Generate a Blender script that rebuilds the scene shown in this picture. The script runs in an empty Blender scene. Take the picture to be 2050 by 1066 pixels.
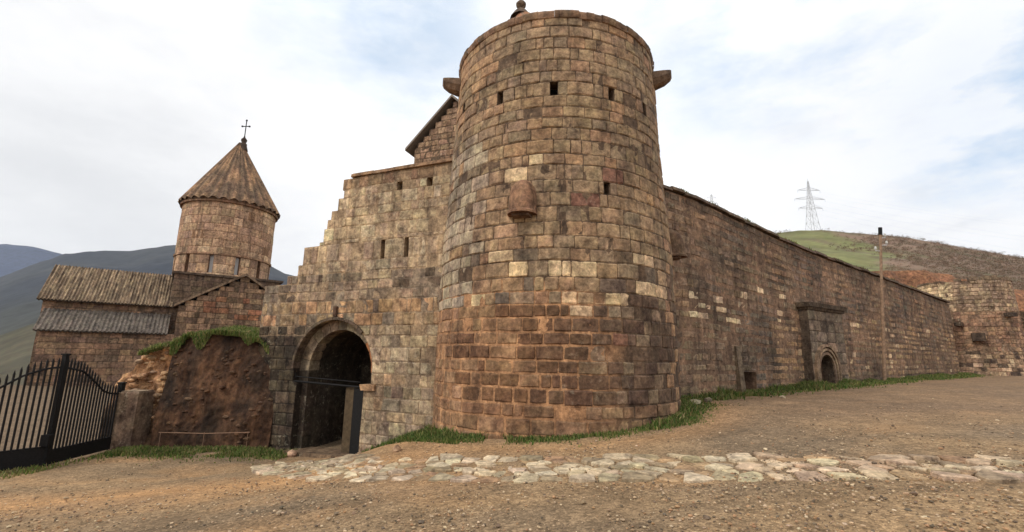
import bpy, math, random
import numpy as np
from mathutils import Vector, noise as mnoise
random.seed(7); rng = np.random.default_rng(7)
S = bpy.context.scene
COL = S.collection
# ---------------------------------------------------------------- camera
FPX, PW, PH = 930.0, 2050, 1066
PITCH, ROLL = math.atan(180/930.0), math.radians(1.0)
cF = Vector((0, math.cos(PITCH), math.sin(PITCH)))
cR0 = Vector((1, 0, 0)); cU0 = Vector((0, -math.sin(PITCH), math.cos(PITCH)))
cR = cR0*math.cos(ROLL)+cU0*math.sin(ROLL); cU = -cR0*math.sin(ROLL)+cU0*math.cos(ROLL)
EYE = Vector((0, 0, 1.6))
cam_d = bpy.data.cameras.new('camera'); cam = bpy.data.objects.new('camera', cam_d); COL.objects.link(cam)
from mathutils import Matrix
M = Matrix(((cR.x, cU.x, -cF.x, EYE.x), (cR.y, cU.y, -cF.y, EYE.y), (cR.z, cU.z, -cF.z, EYE.z), (0, 0, 0, 1)))
cam.matrix_world = M
cam_d.sensor_width = 36; cam_d.lens = 36*FPX/PW; cam_d.clip_end = 20000; cam_d.clip_start = 0.05
S.camera = cam

def ray(px, py): return cF*FPX+cR*(px-PW/2)+cU*(PH/2-py)
def at(px, py, Y):
    d = ray(px, py); return EYE+d*(Y/d.y)
# ---------------------------------------------------------------- light
SUN_DIR = Vector((-0.62, -0.45, 0.62)).normalized()      # towards the sun
w = bpy.data.worlds.new('World'); S.world = w; w.use_nodes = True
nt = w.node_tree; nt.nodes.clear(); L = nt.links
def N(t, k, **kw):
    n = t.nodes.new(k)
    for a, b in kw.items(): setattr(n, a, b)
    return n
wo = N(nt, 'ShaderNodeOutputWorld'); bg = N(nt, 'ShaderNodeBackground'); bg.inputs[1].default_value = 0.1
sky = N(nt, 'ShaderNodeTexSky', sky_type='NISHITA'); sky.sun_disc = False
sky.sun_elevation = math.asin(SUN_DIR.z); sky.sun_rotation = math.atan2(SUN_DIR.x, SUN_DIR.y)
tc = N(nt, 'ShaderNodeTexCoord')
def ramp(t, fac, stops, interp='LINEAR'):
    r = t.nodes.new('ShaderNodeValToRGB'); r.color_ramp.interpolation = interp
    e = r.color_ramp.elements
    while len(e) < len(stops): e.new(0.5)
    for i, (p, c) in enumerate(stops):
        e[i].position = p; e[i].color = (c[0], c[1], c[2], 1) if hasattr(c, '__len__') else (c, c, c, 1)
    t.links.new(fac, r.inputs[0]); return r
def mth(t, op, a, b=None, clamp=False):
    m = t.nodes.new('ShaderNodeMath'); m.operation = op; m.use_clamp = clamp
    for i, v in enumerate((a, b)):
        if v is None: continue
        if hasattr(v, 'links'): t.links.new(v, m.inputs[i])
        else: m.inputs[i].default_value = v
    return m.outputs[0]
def mixc(t, fac, a, b, mode='MIX'):
    m = t.nodes.new('ShaderNodeMix'); m.data_type = 'RGBA'; m.blend_type = mode
    for idx, v in ((0, fac), (6, a), (7, b)):
        if hasattr(v, 'links'): t.links.new(v, m.inputs[idx])
        elif idx == 0: m.inputs[0].default_value = v
        else: m.inputs[idx].default_value = (v[0], v[1], v[2], 1)
    return m.outputs[2]
def noise_n(t, vec, scale, detail=6, rough=0.55, sc=None):
    if sc:
        mp = t.nodes.new('ShaderNodeMapping'); mp.inputs['Scale'].default_value = sc; t.links.new(vec, mp.inputs[0]); vec = mp.outputs[0]
    n = t.nodes.new('ShaderNodeTexNoise'); n.inputs['Scale'].default_value = scale; n.inputs['Detail'].default_value = detail
    n.inputs['Roughness'].default_value = rough; t.links.new(vec, n.inputs['Vector']); return n.outputs[0]
gen = tc.outputs['Generated']
n1 = noise_n(nt, gen, 2.2, 8, 0.6, (1, 1, 2.2)); n2 = noise_n(nt, gen, 5.5, 8, 0.6, (1, 1, 2.5))
# how blue each part of the sky is: a few openings in the cloud
def gap(px, py, wid, amt):
    d = ray(px, py).normalized()
    v = N(nt, 'ShaderNodeVectorMath', operation='DOT_PRODUCT'); L.new(gen, v.inputs[0]); v.inputs[1].default_value = d
    c = math.cos(wid)
    q = mth(nt, 'DIVIDE', mth(nt, 'SUBTRACT', v.outputs[1], c), 1-c, )
    return mth(nt, 'MULTIPLY', mth(nt, 'MAXIMUM', q, 0.0), amt)
g = None
for a in ((720, 20, .26, .40), (880, 110, .20, .50), (640, -60, .22, .25), (1400, 70, .26, .55), (1560, 90, .2, .6), (1960, 225, .17, 1.5), (1880, 130, .3, .45), (2060, 90, .25, .5)):
    q = gap(*a); g = q if g is None else mth(nt, 'ADD', g, q)
gn = mth(nt, 'MULTIPLY', g, ramp(nt, n1, [(0.36, 0.15), (0.62, 1.35)]).outputs[0])
gn = mth(nt, 'MULTIPLY', gn, 0.8, True)
cl = ramp(nt, n2, [(0.3, (10.6, 10.65, 10.8)), (0.62, (12.8, 12.75, 12.7))]).outputs[0]
# greyer cloud low at the left
sx = N(nt, 'ShaderNodeSeparateXYZ'); L.new(gen, sx.inputs[0])
dl = ray(150, 440).normalized(); v = N(nt, 'ShaderNodeVectorMath', operation='DOT_PRODUCT'); L.new(gen, v.inputs[0]); v.inputs[1].default_value = dl
lo = ramp(nt, v.outputs[1], [(0.9, 0.0), (1.0, 1.0)]).outputs[0]
lo = mth(nt, 'MULTIPLY', lo, ramp(nt, n1, [(0.3, 0.55), (0.7, 1.0)]).outputs[0])
cl = mixc(nt, lo, cl, (7.8, 7.9, 8.1))
dl = ray(1900, 400).normalized(); v = N(nt, 'ShaderNodeVectorMath', operation='DOT_PRODUCT'); L.new(gen, v.inputs[0]); v.inputs[1].default_value = dl
lo = mth(nt, 'MULTIPLY', ramp(nt, v.outputs[1], [(0.9, 0.0), (1.0, 0.75)]).outputs[0], ramp(nt, n2, [(0.4, 0.2), (0.65, 1.0)]).outputs[0])
cl = mixc(nt, lo, cl, (7.8, 7.85, 8.1))
blue = mixc(nt, 0.85, sky.outputs[0], (6.6, 8.2, 10.2))
fin = mixc(nt, gn, cl, blue)
L.new(fin, bg.inputs[0]); L.new(bg.outputs[0], wo.inputs[0])
sl = bpy.data.lights.new('sun', 'SUN'); sl.energy = 1.6; sl.angle = math.radians(12); sl.color = (1.0, 0.955, 0.88)
so = bpy.data.objects.new('sun', sl); COL.objects.link(so); so.rotation_euler = SUN_DIR.to_track_quat('Z', 'Y').to_euler(); so.location = (-20, -15, 40)
S.view_settings.view_transform = 'Standard'; S.view_settings.look = 'None'; S.view_settings.gamma = 1; S.view_settings.exposure = 0.0
S.render.engine = 'CYCLES'
# ---------------------------------------------------------------- colour helpers
def lin(c): return tuple(((v/255)/12.92 if v/255 <= 0.04045 else ((v/255+0.055)/1.055)**2.4) for v in c)
ALB = 1.28
def alb(c, k=1.0, ds=0.12):
    v = lin(c); v = (v[0]*.98, v[1]*1.02, v[2]*1.01); g_ = .3*v[0]+.59*v[1]+.11*v[2]; return tuple(min(0.85, (q*(1-ds)+g_*ds)*ALB*k) for q in v)
def jit(c, a=0.10, h=0.04):
    k = 1+random.uniform(-a, a); return (c[0]*k*(1+random.uniform(-h, h)), c[1]*k*(1+random.uniform(-h, h)), c[2]*k*(1+random.uniform(-h, h)))
def mixt(a, b, t): t = max(0, min(1, t)); return tuple(a[i]*(1-t)+b[i]*t for i in range(3))
def nz(x, y, z=0.0, s=1.0): return mnoise.noise(Vector((x*s, y*s, z*s)))
# ---------------------------------------------------------------- materials
def new_mat(name):
    m = bpy.data.materials.new(name); m.use_nodes = True; t = m.node_tree; t.nodes.clear()
    o = N(t, 'ShaderNodeOutputMaterial'); b = N(t, 'ShaderNodeBsdfPrincipled'); t.links.new(b.outputs[0], o.inputs[0])
    b.inputs['Specular IOR Level'].default_value = 0.2
    return m, t, b
def stone_mat(name, tint=None, grime=0.45, streak=0.35, bump=0.5, fine=14.0, lichen=0.25, rough=0.92):
    m, t, b = new_mat(name); tcn = N(t, 'ShaderNodeTexCoord'); V = N(t, 'ShaderNodeNewGeometry').outputs['Position']
    if tint is None:
        a = N(t, 'ShaderNodeAttribute', attribute_name='tint'); base = a.outputs['Color']
    else:
        r = N(t, 'ShaderNodeRGB'); r.outputs[0].default_value = (*tint, 1); base = r.outputs[0]
    nf = noise_n(t, V, fine, 8, 0.7); nm = noise_n(t, V, 2.6, 8, 0.65); nl = noise_n(t, V, 0.55, 5, 0.6)
    c = mixc(t, 1.0, base, ramp(t, nf, [(0.25, 0.5), (0.5, 0.98), (0.75, 1.5)]).outputs[0], 'MULTIPLY')
    c = mixc(t, 1.0, c, ramp(t, nm, [(0.3, (1-grime*.9, 1-grime, 1-grime)), (0.62, (1.12, 1.08, 1.04))]).outputs[0], 'MULTIPLY')
    st = noise_n(t, V, 1.0, 7, 0.65, (3.2, 3.2, 0.33))
    c = mixc(t, 1.0, c, ramp(t, st, [(0.34, (1-streak, 1-streak, 1-streak*.95)), (0.56, (1.05, 1.04, 1.02))]).outputs[0], 'MULTIPLY')
    big = noise_n(t, V, 0.45, 6, 0.7, (1, 1, 1.5)); c = mixc(t, 1.0, c, ramp(t, big, [(0.36, (0.74, 0.72, 0.72)), (0.5, (1.0, 1.0, 1.0)), (0.64, (1.12, 1.1, 1.08))]).outputs[0], 'MULTIPLY')
    pt_n = noise_n(t, V, 5.2, 8, 0.8); c = mixc(t, 1.0, c, ramp(t, pt_n, [(0.36, (0.62, 0.60, 0.60)), (0.5, (1.0, 1.0, 1.0)), (0.66, (1.28, 1.25, 1.2))]).outputs[0], 'MULTIPLY')
    lf = mth(t, 'MULTIPLY', ramp(t, noise_n(t, V, 7.0, 8, 0.75), [(0.56, 0.0), (0.68, 1.0)]).outputs[0], ramp(t, nl, [(0.42, 0.0), (0.6, lichen)]).outputs[0])
    c = mixc(t, lf, c, alb((176, 166, 142)))
    of = mth(t, 'MULTIPLY', ramp(t, noise_n(t, V, 4.3, 8, 0.7), [(0.6, 0.0), (0.72, 0.6)]).outputs[0], ramp(t, nl, [(0.35, 0.8), (0.5, 0.0)]).outputs[0])
    c = mixc(t, of, c, alb((140, 106, 76)))
    t.links.new(c, b.inputs['Base Color']); b.inputs['Roughness'].default_value = rough
    bp = N(t, 'ShaderNodeBump'); bp.inputs['Strength'].default_value = bump; bp.inputs['Distance'].default_value = 0.03
    h = mth(t, 'ADD', mth(t, 'MULTIPLY', noise_n(t, V, fine*1.6, 8, 0.75), 0.6), nm); t.links.new(h, bp.inputs['Height']); t.links.new(bp.outputs[0], b.inputs['Normal'])
    return m
M_STONE = stone_mat('tower_stone')
M_WALLST = stone_mat('wall_stone', grime=0.5, streak=0.45, lichen=0.5)
M_LONG = stone_mat('long_wall_stone', grime=0.3, streak=0.42, lichen=0.4, fine=10)
M_CHURCH = stone_mat('church_stone', grime=0.35, streak=0.45, fine=6, bump=0.3, lichen=0.15)
M_EARTH = stone_mat('earth_bank', grime=0.5, streak=0.5, fine=9, bump=0.9, lichen=0.0)
def plain_mat(name, c, rough=0.6, metal=0.0, var=0.25, sc=20):
    m, t, b = new_mat(name); V = N(t, 'ShaderNodeNewGeometry').outputs['Position']
    n = noise_n(t, V, sc, 6, 0.6)
    cc = mixc(t, 1.0, tuple(c), ramp(t, n, [(0.3, 1-var), (0.7, 1+var)]).outputs[0], 'MULTIPLY')
    t.links.new(cc, b.inputs['Base Color']); b.inputs['Roughness'].default_value = rough; b.inputs['Metallic'].default_value = metal
    return m
M_VOID = plain_mat('unlit_void', (0.012, 0.01, 0.009), 0.95)
M_IRON = plain_mat('black_painted_iron', (0.011, 0.010, 0.010), 0.7, 0.0, 0.5, 30)
M_STEEL = plain_mat('grey_steel', (0.58, 0.58, 0.60), 0.6, 0.2)
M_WOODPOLE = plain_mat('weathered_pole_wood', lin((142, 116, 94)), 0.85, 0, .4, 9)
M_POST = plain_mat('weathered_wood', lin((84, 70, 52)), 0.85, 0, .4, 9)
M_DARKROOF = plain_mat('dark_roof_sheet', lin((128, 116, 104)), 0.7, 0, .3)
M_PALE = plain_mat('pale_daylight', lin((190, 188, 186)), 0.35, 0, .15)  # pale colour stands in for daylight in the drum windows
M_PORC = plain_mat('porcelain', (0.6, 0.58, 0.54), 0.3)
def attr_mat(name, rough=0.8, trans=0.0, var=0.2, sc=4):
    m, t, b = new_mat(name); V = N(t, 'ShaderNodeNewGeometry').outputs['Position']
    a = N(t, 'ShaderNodeAttribute', attribute_name='tint')
    cc = mixc(t, 1.0, a.outputs['Color'], ramp(t, noise_n(t, V, sc, 6, 0.65), [(0.3, 1-var), (0.7, 1+var)]).outputs[0], 'MULTIPLY')
    t.links.new(cc, b.inputs['Base Color']); b.inputs['Roughness'].default_value = rough
    if trans:
        o = [n for n in t.nodes if n.type == 'OUTPUT_MATERIAL'][0]; tr = N(t, 'ShaderNodeBsdfTranslucent'); t.links.new(cc, tr.inputs[0])
        ms = N(t, 'ShaderNodeMixShader'); ms.inputs[0].default_value = trans; t.links.new(b.outputs[0], ms.inputs[1]); t.links.new(tr.outputs[0], ms.inputs[2]); t.links.new(ms.outputs[0], o.inputs[0])
    return m
M_GRASS = attr_mat('grass_blades', 0.7, 0.3, .25, 3)
M_SCRUB = attr_mat('leafless_scrub', 0.9, 0.15)
M_GRAVEL = attr_mat('gravel_stones', 0.9, 0, .3, 30)
M_HILL = attr_mat('hillside', 0.95, 0, .35, 0.06)
M_SLAB = stone_mat('flagstone', grime=0.3, streak=0.0, fine=11, lichen=0.1, bump=0.7)
# ground
m, t, b = new_mat('gravel_ground'); V = N(t, 'ShaderNodeNewGeometry').outputs['Position']
a = N(t, 'ShaderNodeAttribute', attribute_name='tint')
vo = N(t, 'ShaderNodeTexVoronoi'); vo.inputs['Scale'].default_value = 26; t.links.new(V, vo.inputs['Vector'])
vo2 = N(t, 'ShaderNodeTexVoronoi'); vo2.inputs['Scale'].default_value = 60; t.links.new(V, vo2.inputs['Vector'])
c = mixc(t, 1.0, a.outputs['Color'], ramp(t, noise_n(t, V, 1.3, 8, 0.7), [(0.3, (0.72, 0.70, 0.68)), (0.7, (1.25, 1.22, 1.18))]).outputs[0], 'MULTIPLY')
c = mixc(t, 1.0, c, ramp(t, noise_n(t, V, 9, 8, 0.75), [(0.3, 0.62), (0.7, 1.35)]).outputs[0], 'MULTIPLY')
sv = N(t, 'ShaderNodeSeparateColor'); t.links.new(vo.outputs['Color'], sv.inputs[0])
c = mixc(t, 0.5, c, ramp(t, sv.outputs[0], [(0.0, 0.55), (0.5, 0.95), (1.0, 1.6)]).outputs[0], 'MULTIPLY')
sv2 = N(t, 'ShaderNodeSeparateColor'); t.links.new(vo2.outputs['Color'], sv2.inputs[0])
c = mixc(t, 0.6, c, ramp(t, sv2.outputs[1], [(0.0, 0.55), (1.0, 1.5)]).outputs[0], 'MULTIPLY')
t.links.new(c, b.inputs['Base Color']); b.inputs['Roughness'].default_value = 0.95
bp = N(t, 'ShaderNodeBump'); bp.inputs['Strength'].default_value = 0.7; bp.inputs['Distance'].default_value = 0.03
hh = mth(t, 'ADD', mth(t, 'MULTIPLY', vo.outputs['Distance'], -0.5), mth(t, 'MULTIPLY', noise_n(t, V, 20, 8, .7), 0.8)); t.links.new(hh, bp.inputs['Height']); t.links.new(bp.outputs[0], b.inputs['Normal'])
M_GROUND = m
# ---------------------------------------------------------------- mesh builder
class MB:
    def __init__(s): s.V = []; s.F = []; s.C = []; s.MI = []
    def vert(s, p, c=(0.2, 0.2, 0.2)): s.V.append((p[0], p[1], p[2])); s.C.append(c); return len(s.V)-1
    def face(s, ids, mi=0): s.F.append(tuple(ids)); s.MI.append(mi)
    def grid(s, rows, c, mi=0):
        R, Cn = len(rows), len(rows[0]); b0 = len(s.V)
        for r in range(R):
            for k in range(Cn): s.vert(rows[r][k], c[r][k] if isinstance(c, list) else c)
        for r in range(R-1):
            for k in range(Cn-1): s.face((b0+r*Cn+k, b0+r*Cn+k+1, b0+(r+1)*Cn+k+1, b0+(r+1)*Cn+k), mi)
    def quad(s, a, b, c, d, col=(0.2, 0.2, 0.2), mi=0): s.face([s.vert(q, col) for q in (a, b, c, d)], mi)
    def hexa(s, p, col=(0.2, 0.2, 0.2), mi=0):      # p: 4 bottom, 4 top
        v = [s.vert(q, col) for q in p]
        for f in ((3, 2, 1, 0), (4, 5, 6, 7), (0, 1, 5, 4), (1, 2, 6, 5), (2, 3, 7, 6), (3, 0, 4, 7)): s.face([v[i] for i in f], mi)
    def box(s, c, sz, col=(0.2, 0.2, 0.2), rz=0, mi=0):
        ca, sa = math.cos(rz), math.sin(rz); P = []
        for z in (-1, 1):
            for x, y in ((-1, -1), (1, -1), (1, 1), (-1, 1)):
                X, Y = x*sz[0]/2, y*sz[1]/2; P.append((c[0]+X*ca-Y*sa, c[1]+X*sa+Y*ca, c[2]+z*sz[2]/2))
        s.hexa(P, col, mi)
    def tube(s, pts, r, n=8, col=(0.2, 0.2, 0.2), caps=True, mi=0):
        pts = [Vector(p) for p in pts]; rs = r if isinstance(r, (list, tuple)) else [r]*len(pts); b0 = len(s.V)
        for i, p in enumerate(pts):
            d = (pts[min(i+1, len(pts)-1)]-pts[max(i-1, 0)]).normalized()
            u = d.orthogonal().normalized() if abs(d.z) > 0.95 else d.cross(Vector((0, 0, 1))).normalized(); v = d.cross(u)
            for k in range(n):
                an = 2*math.pi*k/n; s.vert(p+(u*math.cos(an)+v*math.sin(an))*rs[i], col)
        for i in range(len(pts)-1):
            for k in range(n): s.face((b0+i*n+k, b0+i*n+(k+1) % n, b0+(i+1)*n+(k+1) % n, b0+(i+1)*n+k), mi)
        if caps: s.face([b0+k for k in range(n)][::-1], mi); s.face([b0+(len(pts)-1)*n+k for k in range(n)], mi)
ROOT = {}
def tag(o, label=None, cat=None, group=None, kind=None):
    if label: o['label'] = label
    if cat: o['category'] = cat
    if group: o['group'] = group
    if kind: o['kind'] = kind
    return o
def empty(name, loc, label, cat, group=None):
    o = bpy.data.objects.new(name, None); o.empty_display_size = 0.3; COL.objects.link(o); o.location = loc; ROOT[o.name] = Vector(loc)
    return tag(o, label, cat, group)
def build(mb, name, mats, parent=None, origin=None, smooth=False):
    off = ROOT[parent.name] if parent is not None else Vector(origin) if origin is not None else Vector((0, 0, 0))
    me = bpy.data.meshes.new(name)
    V = np.array(mb.V, dtype=np.float64)-np.array(off); me.from_pydata(V.tolist(), [], mb.F)
    if not isinstance(mats, (list, tuple)): mats = [mats]
    for q in mats: me.materials.append(q)
    me.polygons.foreach_set('material_index', mb.MI)
    ca = me.color_attributes.new('tint', 'FLOAT_COLOR', 'POINT')
    arr = np.ones((len(mb.V), 4), dtype=np.float32); arr[:, :3] = np.array(mb.C, dtype=np.float32); ca.data.foreach_set('color', arr.ravel())
    if smooth: me.polygons.foreach_set('use_smooth', [True]*len(mb.F))
    me.update()
    o = bpy.data.objects.new(name, me); COL.objects.link(o)
    if parent is not None: o.parent = parent; ROOT[o.name] = off
    else: o.location = off; ROOT[o.name] = off
    return o
def sub(o, name, mb, mats, smooth=False): return build(mb, name, mats, o, smooth=smooth)
# ---------------------------------------------------------------- terrain
CP = [(0, 0, 0), (0, 4, -.03), (5, 4.9, .33), (3, 2, .15), (12, 6, .5), (-5, 4.5, -.45), (-10, 5, -.85), (-12, 12.2, -1.27), (-16, 10, -1.3), (-18, 16, -1.35), (-11.4, 14.2, -1.27),
      (-5.95, 13.9, -1.24), (-4, 13.1, -1.1), (-3.1, 12.6, -.78), (-2.3, 12.0, -.35), (-1.9, 11.3, -.22), (.9, 9.64, .0), (-4.3, 10.1, -.75), (3.4, 10.6, .22), (4.2, 12, .42), (5.2, 14.5, .38), (8.2, 16.3, .46), (12, 18.9, .6), (20, 24.2, .75),
      (29, 30, .9), (33, 28.5, 1.0), (40, 30, 1.1), (20, 15, .72), (35, 15, .9), (-7.3, 14.5, -1.2), (-10.3, 14.6, -1.22), (-25, 30, -1.3), (-38, 36, -1.2), (-60, 40, -3), (0, 25, -.5), (60, 60, 1.5),
      (0, -20, 0), (-40, -10, -1.0), (40, -10, .8), (0, 80, -2), (-200, 200, -8), (200, 200, 2), (0, 300, -6), (-200, -100, -2), (200, -100, 1.5), (1500, 1500, 0), (-1500, 1500, -12), (-1500, -1500, 0), (1500, -1500, 0)]
CPa = np.array(CP, float)
def _k(r2): r2 = np.maximum(r2, 1e-9); return np.sqrt(r2)
_n = len(CPa); _A = np.zeros((_n+1, _n+1)); _d = ((CPa[:, None, :2]-CPa[None, :, :2])**2).sum(-1)
_A[:_n, :_n] = _k(_d+0.25); _A[:_n, _n] = 1; _A[_n, :_n] = 1
_w = np.linalg.solve(_A, np.concatenate([CPa[:, 2], [0]]))
def TZa(X, Y):
    X = np.asarray(X, float); Y = np.asarray(Y, float)
    d = (X[..., None]-CPa[:, 0])**2+(Y[..., None]-CPa[:, 1])**2
    return _k(d+0.25)@_w[:_n]+_w[_n]
def TZ(x, y): return float(TZa(x, y))
def G(px, py):
    d = ray(px, py); d = d/d.y; lo, hi = 2.0, 60.0
    for _ in range(48):
        m_ = (lo+hi)/2; p = EYE+d*m_
        if p.z > TZ(p.x, p.y): lo = m_
        else: hi = m_
    return EYE+d*lo
def axis(cs, fine0, fine1, step, out):
    a = list(np.arange(fine0, fine1+1e-6, step)); s = step; x = fine1; b_ = []
    while x < out: s *= 1.12; x += s; b_.append(x)
    s = step; x = fine0; c_ = []
    while x > -out: s *= 1.12; x -= s; c_.append(x)
    return np.array(c_[::-1]+a+b_)
gx = axis(0, -15, 20, 0.14, 2300); gy = axis(0, 3.0, 21, 0.14, 2300)
GX, GY = np.meshgrid(gx, gy); GZ = TZa(GX, GY)
mb = MB(); nx, ny = len(gx), len(gy)
tan_ = np.array(alb((140, 112, 80))); org = np.array(alb((172, 126, 78))); gry = np.array(alb((116, 96, 74))); red = np.array(alb((118, 91, 68))); brn = np.array(alb((104, 84, 64))); grn = np.array(alb((72, 64, 46)))
for j in range(ny):
    for i in range(nx):
        x, y, z = GX[j, i], GY[j, i], GZ[j, i]
        n1_ = nz(x, y*1.6, 3, .35)+.5*nz(x, y*2, 9, .9); n2_ = nz(x, y*1.8, 20, .5)+.4*nz(x, y, 30, 1.7)
        if -16 < x < 22 and 2 < y < 22: z += .025*nz(x, y, 5, .7)+.014*nz(x, y, 8, 2.3)
        c_ = tan_*(1-max(0, min(1, .5+n1_)))+gry*max(0, min(1, .5+n1_))
        # orange soil in the road left of the path and a worn strip at the wall foot
        o_ = max(0, 1-abs(y-(9.2+.12*x+.6*n1_))/1.6)*max(0, min(1, (-x+.5)/3)); o_ = max(o_, .5*max(0, min(1, n2_*1.6-(.5 if x > 0 else 0))))
        o_ = max(o_, .6*max(0, 1-abs(math.hypot(x-1.2, y-12.85)-4.1)/.8))
        c_ = c_*(1-.8*o_)+org*.8*o_
        for (y_, w_) in ((6.05, .16), (7.4-1.9, .14), (4.3, .15), (3.75, .15)):
            dr_ = abs(y-(y_-.06*x+.25*nz(x, y_, 3, .25)))
            if dr_ < w_*2 and -14 < x < 16: kr_ = (1-dr_/(w_*2))*(.5+.8*nz(x, y, 9, .6)); c_ = c_*(1-.22*max(0, kr_)); z -= .018*max(0, kr_)
        r_ = max(0, min(1, (x-2)/5))*max(0, min(1, (y-7-.1*x)/3)); c_ = c_*(1-.6*r_)+red*.6*r_
        if x < -11.3 and y > 12.5: k_ = min(1, (y-12.5)/1.0)*min(1, (-11.3-x)/.6+.3); c_ = c_*(1-k_)+brn*k_
        far_ = max(0, min(1, (math.hypot(x, y)-45)/60)); c_ = c_*(1-far_)+grn*far_
        mb.V.append((x, y, z)); mb.C.append(tuple(c_))
for j in range(ny-1):
    for i in range(nx-1): mb.F.append((j*nx+i, j*nx+i+1, (j+1)*nx+i+1, (j+1)*nx+i))
mb.MI = [0]*len(mb.F)
tag(build(mb, 'ground', M_GROUND, smooth=True), 'brown gravel ground sloping down towards the arched gate', None, kind='structure')
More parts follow.
